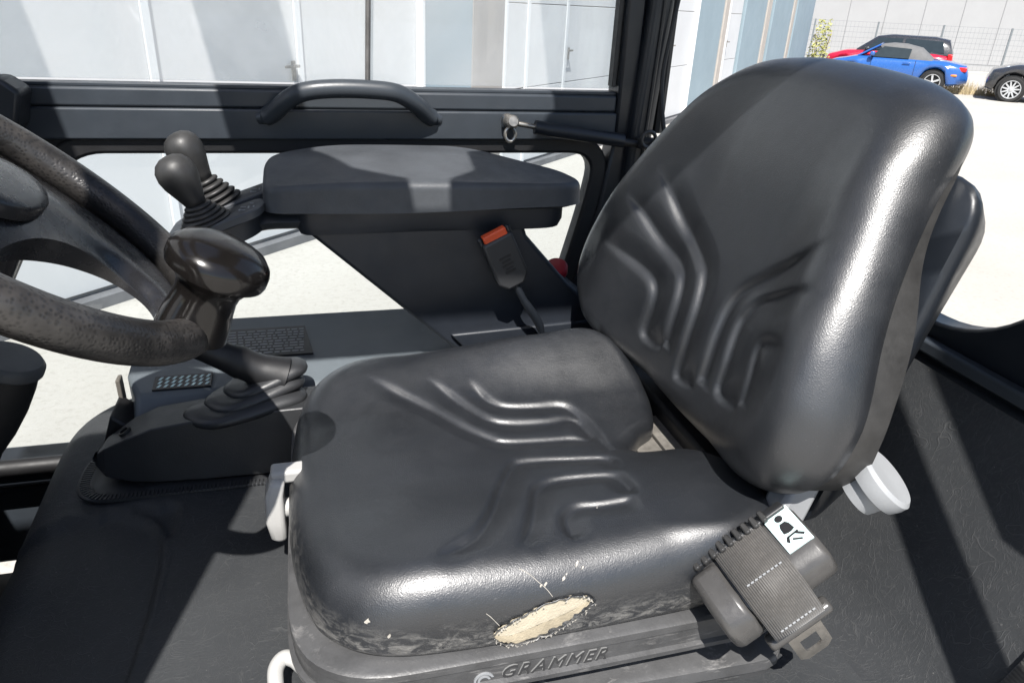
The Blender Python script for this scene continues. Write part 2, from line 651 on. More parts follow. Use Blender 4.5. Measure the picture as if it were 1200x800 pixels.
def door_leaf(s0, s1, rows=(0.08, 0.80, 1.55, 2.30, 2.98)):
    for a, b in zip(rows[:-1], rows[1:]):
        wallbox(MB(), s0 + 0.006, s1 - 0.006, a + 0.004, b - 0.004, -0.021, 0.0).build("door_panel", "door_white", garage, smooth=0, bevel=0.004, seg=1)


for s0, s1 in ((-8.2, -6.6), (-6.6, -5.0), (-4.0, -2.55), (-2.55, -1.10), (-1.10, -0.06), (-0.06, 1.17), (2.43, 2.91), (2.91, 3.74), (3.74, 5.12), (5.9, 7.1), (7.1, 8.10), (9.92, 10.93), (12.98, 13.28), (15.52, 15.74)):
    one = s1 < 1.3
    door_leaf(s0, s1, (0.08, 1.58, 2.98) if one else (0.08, 0.80, 1.55, 2.30, 2.98))
for s in (-1.10, -0.06, 2.91, 3.74, 7.1):
    wallbox(MB(), s - 0.022, s + 0.022, 0.08, 2.98, 0.003, 0.022).build("door_trim", "door_trim_white", garage, smooth=0)
for s0, s1, mt in ((-5.0, -4.0, "pier_blue_grey"), (1.20, 1.88, "pier_blue_grey"), (1.88, 2.40, "pier_grey"), (5.14, 5.88, "pier_blue_grey"), (8.14, 9.50, "pier_blue_grey"), (9.50, 9.74, "tan_strip"), (10.96, 12.60, "pier_blue_grey"), (12.60, 12.94, "tan_strip"), (13.31, 15.22, "pier_blue_grey"), (15.22, 15.48, "tan_strip"), (15.78, 18.04, "pier_blue_grey")):
    wallbox(MB(), s0, s1, 0, 3.0, -0.021, 0.06 if mt != "tan_strip" else 0.09).build("pier", mt, garage, smooth=0, bevel=0.01, seg=1)
for s in (1.185, 2.42, 8.12, 9.76, 9.90, 12.97, 15.50):
    wallbox(MB(), s - 0.014, s + 0.014, 0.07, 3.0, -0.021, 0.075).build("door_jamb", "door_trim_white", garage, smooth=0)
for s, h in ((-0.13, 1.11), (3.80, 1.10), (7.16, 1.08), (10.1, 1.08)):
    hd = wallbox(wallbox(MB(), s - 0.018, s + 0.018, h - 0.07, h + 0.05, 0.022, 0.030), s - 0.010, s + 0.010, h + 0.012, h + 0.030, 0.03, 0.070)
    wallbox(hd, s - 0.11, s + 0.010, h + 0.012, h + 0.030, 0.070, 0.084)
    hd.build("door_handle", "steel_dull", garage, smooth=0, bevel=0.004)

# far hall behind the parked cars
HP = Vector((22.1 * WK, 24.95 * WK, GZ)); HD = Vector((0.858, -0.513, 0)).normalized(); HN = Vector((-0.513, -0.858, 0)).normalized()


def hallbox(mb, s0, s1, h0, h1, d0, d1):
    R = Matrix((HD, -HN, Vector((0, 0, 1)))).transposed()
    c = HP + HD * (s0 + s1) / 2 + HN * (d0 + d1) / 2 + Vector((0, 0, (h0 + h1) / 2))
    return mb.box(c, (s1 - s0, d1 - d0, h1 - h0), R)


hall = thing("industrial_hall", "pale grey panelled hall behind the parked cars and wire fence", "building", tuple(HP))
hallbox(MB(), -22, 26, 0, 6.2, -6, -0.02).build("wall", "panel_joint", hall, smooth=0)
hallbox(MB(), -22, 26, 0, 0.25, -0.019, 0.05).build("plinth", "far_panel", hall, smooth=0)
k = -22.0
while k < 26:
    hallbox(MB(), k + 0.008, k + 1.492, 0.26, 6.1, -0.019, 0.0).build("wall_panel", "far_panel", hall, smooth=0, bevel=0.012, seg=1)
    k += 1.5

# wire mesh fence in front of it
fence = thing("wire_fence", "thin wire mesh fence on slim posts in front of pale hall", "fence", tuple(HP + HN * 2.3))
pm = 0
for k in range(-8, 9):
    s = k * 2.45 + 0.9
    hallbox(MB(), s - 0.03, s + 0.03, 0, 1.75, 2.28, 2.34).build("post", "fence_green", fence, smooth=0)
wm = MB()
for h in [0.12 + 0.2 * i for i in range(9)]:
    hallbox(wm, -20, 22, h - 0.004, h + 0.004, 2.30, 2.308)
for k in range(0, 280):
    s = -20 + k * 0.15
    hallbox(wm, s - 0.002, s + 0.002, 0.1, 1.72, 2.309, 2.313)
wm.build("wire_mesh", "fence_green", fence, smooth=0)


# ------------------------------------------------------------------ shrubs and dry grass by the fence
def leafy(name, label, c, rx, ry, rz, n, size, mt, stems):
    t = thing(name, label, "plant", c)
    mb = MB()
    rnd = random.Random(n)
    for i in range(n):
        while True:
            p = Vector((rnd.uniform(-1, 1), rnd.uniform(-1, 1), rnd.uniform(0, 1)))
            if hypot(p.x, p.y) < 1 - 0.55 * p.z + 0.1 * rnd.random():
                break
        q = Vector(c) + Vector((p.x * rx, p.y * ry, p.z * rz))
        a = Vector((rnd.gauss(0, 1), rnd.gauss(0, 1), rnd.gauss(0, 1))).normalized() * size * rnd.uniform(0.6, 1.3)
        b = a.orthogonal().normalized() * size * 0.45
        mb.add([q - a, q + b, q + a, q - b], [(0, 1, 2, 3)])
    mb.build("foliage", mt, t, smooth=0, recalc=False)
    sm = MB()
    for i in range(stems):
        an = rnd.uniform(0, 6.28)
        b = Vector(c) + Vector((cos(an) * rx * 0.2, sin(an) * ry * 0.2, 0))
        e = Vector(c) + Vector((cos(an) * rx * 0.6, sin(an) * ry * 0.6, rz * 0.8))
        sm.tube([b, (b + e) / 2 + Vector((0, 0, 0.1)), e], [0.02, 0.014, 0.006], 5)
    sm.build("stem", "straw", t, smooth=0)
    return t


leafy("shrub", "yellow green shrub at the far end of the garage wall", (15.35, 20.75, GZ), 0.42, 0.42, 1.75, 900, 0.055, "leaf_pale", 6)
gr = MB()
rg = random.Random(3)
for i in range(900):
    s = rg.uniform(-0.9, 0.9); d = rg.uniform(-0.35, 0.35)
    b = Vector((18.05, 17.73, GZ)) + HD * s * 1.1 + HN * d
    e = b + Vector((rg.gauss(0, 0.09), rg.gauss(0, 0.09), rg.uniform(0.12, 0.5) * (1 - 0.6 * abs(s))))
    w = Vector((HD.x, HD.y, 0)) * 0.008
    gr.add([b - w, b + w, e], [(0, 1, 2)])
g_o = gr.build("dry_grass", "straw", loc=(18.05, 17.7, GZ), smooth=0, recalc=False)
tag(g_o, "dry straw coloured grass between the blue and the black car", "grass")
g_o["kind"] = "stuff"


# ------------------------------------------------------------------ cars
def wheel(mb_parent, c, side, R, wd, nsp, M3, org):
    """tyre and alloy rim with spokes, axle along the car's side axis"""
    def W(p):
        return org + M3 @ Vector(p)
    n = (M3 @ Vector((0, side, 0)))
    base = W(c)
    ty = MB().lathe(base - n * wd / 2, n, [(R * 0.62, 0), (R * 0.9, 0.0), (R, 0.03), (R, wd - 0.03), (R * 0.92, wd), (R * 0.70, wd - 0.004), (R * 0.66, wd - 0.03)], 32, False).build("tyre", "tyre", mb_parent)
    rim = MB().lathe(base - n * wd / 2, n, [(R * 0.73, wd + 0.002), (R * 0.68, wd + 0.002), (R * 0.64, wd - 0.03), (R * 0.62, wd - 0.09)], 32, False)
    fx = M3 @ Vector((1, 0, 0)); up = Vector((0, 0, 1))
    for k in range(nsp):
        a = 2 * pi * k / nsp + 0.2
        d = fx * cos(a) + up * sin(a)
        e = n.cross(d)
        p0 = base + n * (wd / 2 - 0.02) + d * R * 0.08
        p1 = base + n * (wd / 2 - 0.015) + d * R * 0.68
        w0, w1 = R * 0.075, R * (0.05 if nsp > 7 else 0.09)
        rim.add([p0 - e * w0, p0 + e * w0, p1 + e * w1, p1 - e * w1, p0 - e * w0 - n * 0.03, p0 + e * w0 - n * 0.03, p1 + e * w1 - n * 0.03, p1 - e * w1 - n * 0.03],
                [(0, 1, 2, 3), (4, 7, 6, 5), (0, 4, 5, 1), (1, 5, 6, 2), (2, 6, 7, 3), (3, 7, 4, 0)])
    rim.lathe(base + n * (wd / 2 - 0.05), n, [(R * 0.14, 0), (R * 0.14, 0.045), (R * 0.08, 0.055)], 16)
    rim.build("rim", "alloy", ty, smooth=30)
    MB().lathe(base - n * (wd / 2 - 0.02), n, [(0.0001, wd - 0.10), (R * 0.66, wd - 0.10)], 24, False).build("brake_disc", "tyre", ty)


def car(name, label, org, heading, L, prof_top, prof_bot, halfw, body, wheels, R, nsp, roof, glassq, lamps, cat="car", extra=None):
    """x is forward. prof_top: list (x, z) of the bonnet/belt/boot line"""
    t = thing(name, label, cat, tuple(org))
    M3 = Matrix.Rotation(radians(heading), 3, 'Z')
    org = Vector(org)

    def W(p):
        return org + M3 @ Vector(p)

    def zat(pr, x):
        for (x0, z0), (x1, z1) in zip(pr[:-1], pr[1:]):
            if x0 <= x <= x1:
                return lerp(z0, z1, sstep(x0, x1, x) * 0.5 + 0.5 * (x - x0) / (x1 - x0))
        return pr[-1][1] if x > pr[-1][0] else pr[0][1]
    rings = []
    N = 40
    for i in range(N + 1):
        x = -L / 2 + L * i / N
        e = abs(x) / (L / 2)
        w = halfw * (1 - 0.22 * max(0, (e - 0.72) / 0.28) ** 2.2)
        zt, zb = zat(prof_top, x), zat(prof_bot, x)
        for wx, wr in wheels:
            d = abs(x - wx) / (R + 0.06)
            if d < 1:
                zb = max(zb, R + sqrt(1 - d * d) * (R + 0.05))
        zb = min(zb, zt - 0.12)
        hh = zt - zb
        sec = [(0, zb), (w * 0.8, zb), (w * 0.96, zb + 0.05), (w, zb + hh * 0.35), (w * 1.0, zb + hh * 0.62), (w * 0.965, zt - 0.09), (w * 0.90, zt - 0.02), (w * 0.7, zt + 0.012), (0, zt + 0.03)]
        full = [(y, z) for y, z in sec] + [(-y, z) for y, z in reversed(sec[1:-1])]
        rings.append([W((x, y, z)) for y, z in full])
    MB().rings(rings).build("body", body, t, smooth=50)
    # inner dark wheel wells
    for wx, wr in wheels:
        for s in (-1, 1):
            MB().lathe(W((wx, s * (halfw - 0.26), R)), M3 @ Vector((0, s, 0)), [(R + 0.045, 0), (R + 0.045, 0.20)], 28, True).build("wheel_well", "tyre", t)
            wheel(t, (wx, s * (halfw - 0.10), R), s, R, 0.19, nsp, M3, org)
    # roof: list of sections (x, z, halfwidth at top, z bottom, halfwidth bottom)
    if roof:
        rr = []
        for x, z, wt, zb, wb in roof["sec"]:
            sec = [(0, zb), (wb, zb), (wb * 0.5 + wt * 0.5, zb * 0.45 + z * 0.55), (wt, z - 0.05), (wt * 0.86, z - 0.005), (0, z + 0.015)]
            rr.append([W((x, y, zz)) for y, zz in sec + [(-y, zz) for y, zz in reversed(sec[1:-1])]])
        MB().rings(rr).build("roof", roof["mat"], t, smooth=50)
    for q in glassq:
        pts = [W(p) for p in q]
        n = (pts[1] - pts[0]).cross(pts[2] - pts[0]).normalized()
        m = len(pts)
        mb = MB().add([p + n * 0.006 for p in pts] + [p - n * 0.012 for p in pts], [tuple(range(m)), tuple(range(2 * m - 1, m - 1, -1))] + [(j, m + j, m + (j + 1) % m, (j + 1) % m) for j in range(m)])
        mb.build("window", "car_glass", t, smooth=0)
    for nm, mt, c, s in lamps:
        MB().box(W(c), s, M3).build(nm, mt, t, bevel=0.025, seg=3)
    if extra:
        extra(t, W, M3)
    return t


# the car's own left side faces the camera; it points to the left of the picture
CAR_H = 135.0
M3c = Matrix.Rotation(radians(CAR_H), 3, 'Z')
# blue roadster: rear wheel at x=-1.13
rw = Vector((17.05, 17.80, GZ))
b_org = rw - M3c @ Vector((-1.13, 0.72, 0))


def roadster_extra(t, W, M3):
    MB().box(W((0.55, 0.86, 0.93)), (0.13, 0.17, 0.12), M3).build("door_mirror", "car_blue", t, bevel=0.04, seg=3)
    MB().box(W((-0.38, 0.852, 0.74)), (0.2, 0.02, 0.03), M3).build("door_handle", "car_blue", t, bevel=0.008)
    for s in (-1, 1):
        MB().tube([W((0.95, s * 0.64, 0.84)), W((0.42, s * 0.52, 1.16))], 0.028, 8).build("windscreen_pillar", "car_blue", t)
    MB().tube([W((0.42, -0.52, 1.165)), W((0.40, 0, 1.19)), W((0.42, 0.52, 1.165))], 0.028, 8).build("windscreen_header", "car_blue", t)
    MB().tube([W((0.42, -0.84, 0.42)), W((0.42, -0.835, 0.82))], 0.004, 5).build("door_gap", "tyre", t)
    for x in (0.55, -0.60):
        MB().tube([W((x, 0.842, 0.35)), W((x, 0.845, 0.6)), W((x, 0.80, 0.83))], 0.005, 5).build("door_gap", "tyre", t)


car("parked_roadster", "blue two seat roadster with closed grey soft top parked before the fence", b_org, CAR_H, 3.95,
    [(-1.98, 0.50), (-1.9, 0.74), (-1.3, 0.83), (-0.6, 0.84), (0.9, 0.84), (1.5, 0.72), (1.9, 0.58), (1.98, 0.4)],
    [(-1.98, 0.30), (-1.6, 0.22), (1.6, 0.18), (1.98, 0.26)], 0.84, "car_blue", [(-1.13, 0.29), (1.14, 0.29)], 0.29, 5,
    {"mat": "soft_top", "sec": [(-1.02, 0.85, 0.66, 0.80, 0.70), (-0.66, 1.13, 0.54, 0.82, 0.70), (-0.25, 1.21, 0.54, 0.84, 0.66), (0.10, 1.22, 0.53, 0.86, 0.60), (0.42, 1.17, 0.52, 1.14, 0.53)]},
    [[(0.60, 0.735, 0.845), (-0.40, 0.745, 0.845), (-0.42, 0.60, 1.10), (0.30, 0.60, 1.13)],
     [(0.94, -0.62, 0.86), (0.94, 0.62, 0.86), (0.44, 0.50, 1.14), (0.44, -0.50, 1.14)]],
    [("tail_lamp", "lamp_red", (-1.80, 0.63, 0.66), (0.20, 0.26, 0.12)), ("tail_lamp", "lamp_red", (-1.80, -0.63, 0.66), (0.20, 0.26, 0.12)),
     ("side_marker", "lamp_orange", (-1.62, 0.818, 0.50), (0.16, 0.04, 0.05))], extra=roadster_extra)

# red hatchback with black roof behind it
r_org = b_org + M3c @ Vector((0.32, -2.25, 0))


def hatch_extra(t, W, M3):
    MB().box(W((-1.70, 0.72, 0.83)), (0.14, 0.14, 0.26), M3).build("tail_lamp", "lamp_red", t, bevel=0.03, seg=3)
    MB().box(W((0.62, 0.89, 0.98)), (0.14, 0.2, 0.14), M3).build("door_mirror", "car_dark", t, bevel=0.05, seg=3)


HATCH_TOP = [(-1.85, 0.55), (-1.78, 0.90), (-1.2, 0.96), (0.6, 0.94), (1.2, 0.90), (1.75, 0.76), (1.85, 0.5)]
HATCH_BOT = [(-1.85, 0.32), (-1.5, 0.2), (1.5, 0.2), (1.85, 0.3)]
HATCH_ROOF = [(-1.76, 0.98, 0.70, 0.88, 0.72), (-1.60, 1.34, 0.60, 0.92, 0.74), (-1.2, 1.41, 0.60, 0.92, 0.78), (0.0, 1.42, 0.60, 0.92, 0.78), (0.42, 1.36, 0.59, 0.92, 0.76), (0.95, 0.97, 0.62, 0.90, 0.70)]


def hatch_windows():
    w = []
    for s in (1, -1):
        w.append([(0.66, s * 0.755, 0.97), (-0.32, s * 0.775, 0.97), (-0.32, s * 0.665, 1.33), (0.38, s * 0.655, 1.31)][::s])
        w.append([(-0.40, s * 0.775, 0.97), (-1.52, s * 0.745, 0.98), (-1.42, s * 0.655, 1.30), (-0.40, s * 0.665, 1.33)][::s])
    return w


car("parked_hatchback", "red hatchback with black roof parked behind the blue roadster", r_org, CAR_H, 3.7, HATCH_TOP, HATCH_BOT, 0.87, "car_red",
    [(-1.22, 0.30), (1.25, 0.30)], 0.30, 10, {"mat": "car_dark", "sec": HATCH_ROOF}, hatch_windows(), [], extra=hatch_extra)

# dark car cut by the right edge of the picture
fw_pos = Vector((17.85, 15.95, GZ))
k_org = fw_pos - M3c @ Vector((1.25, 0.75, 0))


def dark_extra(t, W, M3):
    MB().lathe(W((1.46, 0.60, 0.72)), M3 @ Vector((0.8, 0.45, 0.35)), [(0.15, -0.05), (0.15, 0.02), (0.12, 0.05), (0.04, 0.065)], 20).build("headlamp", "lamp_clear", t)
    MB().box(W((0.62, 0.89, 0.98)), (0.14, 0.2, 0.14), M3).build("door_mirror", "car_dark", t, bevel=0.05, seg=3)


car("parked_compact", "dark grey compact car with silver spoked wheel at the right edge", k_org, CAR_H, 3.7, HATCH_TOP, HATCH_BOT, 0.87, "car_dark",
    [(-1.22, 0.31), (1.25, 0.31)], 0.31, 11, {"mat": "car_dark", "sec": HATCH_ROOF}, hatch_windows(), [], extra=dark_extra)

# ------------------------------------------------------------------ driver's seat
BBOX = {}


def polydist(x, y, L):
    """distance to a polyline, signed side, and position along it 0..1"""
    best = 1e9; side = 1.0; pos = 0.0
    bb = BBOX.get(id(L))
    if bb is None:
        bb = BBOX[id(L)] = (min(p[0] for p in L) - 0.05, max(p[0] for p in L) + 0.05, min(p[1] for p in L) - 0.05, max(p[1] for p in L) + 0.05)
    if x < bb[0] or x > bb[1] or y < bb[2] or y > bb[3]:
        return 1.0, 1.0, 0.0
    n = len(L) - 1
    for i in range(n):
        ax, ay = L[i]; bx, by = L[i + 1]
        dx, dy = bx - ax, by - ay
        q = dx * dx + dy * dy
        t = max(0.0, min(1.0, ((x - ax) * dx + (y - ay) * dy) / q))
        ex, ey = x - ax - dx * t, y - ay - dy * t
        d = ex * ex + ey * ey
        if d < best:
            best = d; pos = (i + t) / n
            side = 1.0 if dx * (y - ay) - dy * (x - ax) > 0 else -1.0
    return sqrt(best), side, pos


def smooth_line(L, n=5):
    return [(p.x, p.y) for p in catmull([(a, b, 0) for a, b in L], n)]


def resample(loop, n):
    P = [Vector((a, b)) for a, b in loop]
    P.append(P[0])
    acc = [0.0]
    for a, b in zip(P[:-1], P[1:]):
        acc.append(acc[-1] + (b - a).length)
    out = []
    j = 0
    for i in range(n):
        d = acc[-1] * i / n
        while acc[j + 1] < d:
            j += 1
        t = (d - acc[j]) / (acc[j + 1] - acc[j])
        q = P[j].lerp(P[j + 1], t)
        out.append((q.x, q.y))
    return out


def pillow(loop, c, top, R, place, inner=90, edge=14, walls=((0.0, 0.06),)):
    """closed cushion over a star-shaped loop: top(x, y) gives its height, the rim rolls over with radius R(x, y),
    then side walls (inset, drop below the rim) follow. place maps (x, y, height) to eye coordinates"""
    n = len(loop)
    rings = []
    for i in range(1, inner + 1):
        ring = []
        for ox, oy in loop:
            L = hypot(ox - c[0], oy - c[1]); r_ = R(ox, oy)
            k = (1 - r_ / L) * i / inner
            x, y = c[0] + (ox - c[0]) * k, c[1] + (oy - c[1]) * k
            ring.append(place(x, y, top(x, y)))
        rings.append(ring)
    for i in range(1, edge + 1):
        ph = pi / 2 * i / edge
        ring = []
        for ox, oy in loop:
            L = hypot(ox - c[0], oy - c[1]); r_ = R(ox, oy)
            e = r_ * (1 - sin(ph))
            k = 1 - e / L
            x, y = c[0] + (ox - c[0]) * k, c[1] + (oy - c[1]) * k
            ring.append(place(x, y, top(x, y) - r_ * (1 - cos(ph))))
        rings.append(ring)
    for inset, drop in walls:
        ring = []
        for ox, oy in loop:
            L = hypot(ox - c[0], oy - c[1]); r_ = R(ox, oy)
            k = 1 - inset / L
            x, y = c[0] + (ox - c[0]) * k, c[1] + (oy - c[1]) * k
            ring.append(place(x, y, drop(ox, oy, top(ox, oy) - r_) if callable(drop) else top(ox, oy) - r_ - drop))
        rings.append(ring)
    mb = MB()
    mb.rings(rings, True, False, True)
    cv = len(mb.v)
    mb.v.append(tuple(place(c[0], c[1], top(c[0], c[1]))))
    mb.f += [(cv, (j + 1) % n, j) for j in range(n)]
    return mb


YC = 0.69
CUSHION_LINES = [smooth_line(l) for l in (
    [(0.042, 0.844), (0.080, 0.807), (0.119, 0.769), (0.152, 0.725), (0.176, 0.700), (0.194, 0.688), (0.234, 0.685), (0.278, 0.683), (0.304, 0.672)],
    [(0.121, 0.821), (0.146, 0.792), (0.170, 0.758), (0.187, 0.735), (0.208, 0.725), (0.252, 0.722), (0.292, 0.724), (0.304, 0.697), (0.306, 0.672)],
    [(0.175, 0.808), (0.186, 0.788), (0.199, 0.769), (0.216, 0.758), (0.250, 0.753), (0.281, 0.751), (0.297, 0.738), (0.309, 0.706), (0.314, 0.654), (0.315, 0.641)],
    [(0.074, 0.488), (0.096, 0.500), (0.122, 0.517), (0.143, 0.548), (0.166, 0.598), (0.187, 0.633), (0.206, 0.641), (0.254, 0.636), (0.299, 0.623), (0.295, 0.583)],
    [(0.153, 0.486), (0.168, 0.508), (0.184, 0.544), (0.198, 0.578), (0.218, 0.592), (0.251, 0.591), (0.287, 0.579), (0.293, 0.555), (0.291, 0.532)],
    [(0.208, 0.483), (0.206, 0.504), (0.211, 0.523), (0.228, 0.535), (0.254, 0.531), (0.290, 0.529)])]
BACK_LINES = [smooth_line(l) for l in (
    [(0.865, 0.254), (0.832, 0.226), (0.788, 0.193), (0.728, 0.168), (0.705, 0.153), (0.691, 0.122), (0.686, 0.080), (0.685, 0.041), (0.670, 0.033), (0.632, 0.044)],
    [(0.894, 0.204), (0.856, 0.186), (0.810, 0.162), (0.766, 0.149), (0.745, 0.138), (0.733, 0.116), (0.728, 0.080), (0.729, 0.055)],
    [(0.916, 0.133), (0.856, 0.125), (0.811, 0.118), (0.791, 0.108), (0.784, 0.088), (0.784, 0.053), (0.773, 0.042), (0.749, 0.043), (0.723, 0.053)],
    [(0.516, 0.270), (0.546, 0.241), (0.580, 0.216), (0.616, 0.186), (0.634, 0.164), (0.639, 0.142), (0.637, 0.112), (0.634, 0.081), (0.633, 0.050)],
    [(0.485, 0.224), (0.514, 0.211), (0.555, 0.193), (0.595, 0.171), (0.609, 0.149), (0.610, 0.129), (0.604, 0.094), (0.600, 0.063), (0.578, 0.058), (0.532, 0.074)],
    [(0.486, 0.163), (0.520, 0.155), (0.547, 0.144), (0.552, 0.129), (0.540, 0.103), (0.533, 0.077)])]


def fold(x, y, L, amp, land, edge, soft0, soft1):
    """pressed fold: a rounded edge that drops sharply on one side of the line and recovers gently across the next land"""
    d, s, p = polydist(x, y, L)
    if d > land:
        return 0.0
    fade = sstep(0.0, soft0, p) * (1 - sstep(1 - soft1, 1.0, p))
    if s > 0:
        k = 0.5 * (1 - math.tanh(d / edge))
        return -amp * fade * k
    k = 0.5 * (1 + math.tanh(d / edge))
    return -amp * fade * k * (1 - d / land) ** 1.6


def cushion_base(x, y):
    v = abs(y - YC)
    h = (0.020 + 0.021 * sstep(0.08, 0.27, x) if y > YC else 0.012) * sstep(0.07, 0.175 if y > YC else 0.18, v)
    h += 0.010 * sstep(0.20, 0.36, x) * sstep(0.04, 0.12, v)
    h -= 0.018 * sstep(0.09, -0.06, x)
    h -= 0.010 * (1 - sstep(0.0, 0.10, v)) * sstep(0.02, 0.30, x)
    return -0.455 + h


def cushion_top(x, y):
    h = cushion_base(x, y)
    for i, L in enumerate(CUSHION_LINES):
        h += fold(x, y, L, 0.0074 if i < 3 else 0.0080, 0.027, 0.0040, 0.16, 0.10)
    # channel running out to the notch at the rear
    d = abs(y - 0.655)
    h -= 0.014 * exp(-(d / 0.022) ** 2) * sstep(0.30, 0.36, x)
    return h


seat = thing("driver_seat", "black moulded vinyl driver seat with torn cushion edge on cab cover", "seat", (0.18, 0.69, -0.60))

CUSH_LOOP = resample([(p.x, p.y) for p in catmull([(a, b, 0) for a, b in (
    (0.04, 0.456), (0.14, 0.449), (0.26, 0.449), (0.36, 0.455), (0.410, 0.475), (0.428, 0.52), (0.425, 0.575), (0.408, 0.618), (0.372, 0.640),
    (0.352, 0.662), (0.368, 0.688), (0.398, 0.712), (0.412, 0.76), (0.406, 0.805), (0.386, 0.848), (0.345, 0.876), (0.25, 0.893), (0.10, 0.906),
    (0.01, 0.902), (-0.034, 0.85), (-0.050, 0.76), (-0.050, 0.62), (-0.034, 0.525), (-0.010, 0.482))], 10, True)], 600)


def cush_R(x, y):
    return 0.045 - 0.022 * sstep(0.30, 0.37, x)


cushion = pillow(CUSH_LOOP, (0.18, 0.69), cushion_top, cush_R, lambda x, y, h: (x, y, h), 125, 18,
                 tuple((0.0, (lambda k: (lambda x, y, z: lerp(z, -0.520, k)))(k)) for k in (0.2, 0.4, 0.6, 0.8)) + ((0.002, lambda x, y, z: -0.520), (0.012, lambda x, y, z: -0.526)))
# hollow under the torn cover
T_X = [0.126, 0.132, 0.140, 0.149, 0.160, 0.172, 0.184, 0.196, 0.206, 0.213, 0.219]
T_T = [-0.505, -0.498, -0.494, -0.489, -0.4835, -0.479, -0.4765, -0.4755, -0.4760, -0.479, -0.484]
T_M = [-0.507, -0.509, -0.511, -0.5095, -0.506, -0.502, -0.4985, -0.494, -0.489, -0.485, -0.485]
T_B = [-0.509, -0.516, -0.5195, -0.5210, -0.5195, -0.5165, -0.512, -0.505, -0.497, -0.490, -0.486]


def interp(xs, ys, x):
    for a in range(len(xs) - 1):
        if xs[a] <= x <= xs[a + 1]:
            return lerp(ys[a], ys[a + 1], (x - xs[a]) / (xs[a + 1] - xs[a]))
    return None


for i_, (x, y, z) in enumerate(cushion.v):
    if y < 0.47 and 0.127 < x < 0.218:
        zt, zb = interp(T_X, T_T, x), interp(T_X, T_B, x)
        m_ = min(sstep(0, 0.003, zt - z), sstep(0, 0.003, z - zb))
        cushion.v[i_] = (x, y + 0.006 * m_, z)
cushion = cushion.build("seat_cushion", "seat_vinyl_worn", seat, smooth=180)

# pan under the cushion
cx0, cy0 = 0.18, 0.69


def offset_loop(loop, c, d, sx=1.0):
    out = []
    for x, y in loop:
        L = hypot(x - c[0], y - c[1])
        out.append((c[0] + (x - c[0]) * (1 + d / L), c[1] + (y - c[1]) * (1 + d / L)))
    return out


PAN = resample(round_poly([(-0.048, 0.444), (0.43, 0.444), (0.43, 0.93), (-0.048, 0.93)], [0.10, 0.05, 0.08, 0.10], 10), 160)
pan = MB()
rings = []
for d, z in ((-0.03, -0.522), (0.000, -0.5225), (0.004, -0.525), (0.0045, -0.5325), (0.0030, -0.5335), (0.0030, -0.5510), (0.0075, -0.5530), (0.0075, -0.5580), (-0.012, -0.575), (-0.034, -0.592), (-0.050, -0.614)):
    rings.append([(x, y, z) for x, y in offset_loop(PAN, (cx0, cy0), d)])
pan.rings(rings).build("seat_pan", "pan_plastic", seat, smooth=35)
# lower ledge of the suspension cover
rings = []
LEDGE = resample(round_poly([(0.06, 0.440), (0.44, 0.430), (0.44, 0.92), (0.06, 0.92)], 0.04, 8), 120)
for d, z in ((-0.008, -0.585), (-0.002, -0.588), (0.000, -0.600), (-0.004, -0.604), (-0.006, -0.63)):
    rings.append([(x, y, z) for x, y in offset_loop(LEDGE, (0.25, cy0), d)])
MB().rings(rings).build("suspension_cover", "pan_plastic", seat, smooth=35)

# raised maker's lettering on the near side of the pan
def text_mesh(body, size, shear=0.0, bold=0.0, depth=0.0004, spacing=1.0):
    cu = bpy.data.curves.new("lettering", 'FONT')
    cu.body = body
    cu.size = size
    cu.shear = 0.0
    cu.offset = bold
    cu.extrude = depth
    cu.space_character = spacing
    cu.resolution_u = 3
    ob = bpy.data.objects.new("lettering", cu)
    me = bpy.data.meshes.new_from_object(ob)
    bpy.data.objects.remove(ob)
    vs = [(v.co.x + shear * v.co.y, v.co.y, v.co.z) for v in me.vertices]
    fs = [tuple(p.vertices) for p in me.polygons]
    bpy.data.meshes.remove(me)
    return vs, fs


TXT_Y = 0.4405


def put_text(body, size, at, ux, uz, shear, bold, depth, name, mat, parent, spacing=1.0):
    vs, fs = text_mesh(body, size, shear, bold, depth, spacing)
    ux = Vector(ux).normalized(); uz = Vector(uz).normalized(); un = ux.cross(uz)
    o = Vector(at)
    mb = MB().add([o + ux * x + uz * y + un * z for x, y, z in vs], fs)
    return mb.build(name, mat, parent, smooth=0)


# backrest
TH = radians(14); BX, BZ, BYC = 0.402, -0.43, 0.685
B_UP = Vector((sin(TH), 0, cos(TH))); B_N = Vector((-cos(TH), 0, sin(TH))); B_0 = Vector((BX, 0.005, BZ - 0.003))


def bplace(y, w, h):
    return B_0 + Vector((0, y, 0)) + B_UP * w + B_N * h


def back_base(y, w):
    v = abs(y - BYC)
    h = 0.052 * sstep(0.07, 0.225, v) * (1 - 0.75 * sstep(0.16, 0.40, w))
    h += 0.016 * exp(-((w - 0.10) / 0.10) ** 2) * (1 - sstep(0.05, 0.2, v))
    h -= 0.03 * sstep(0.26, 0.42, w) ** 2
    return h


def back_top(y, w):
    h = back_base(y, w)
    for i, L in enumerate(BACK_LINES):
        h += fold(y, w, L, (0.0105, 0.0105, 0.0105, 0.0105, 0.0105, 0.0065)[i], 0.036, 0.0042, 0.20 if i < 3 else 0.32, 0.06)
    return h


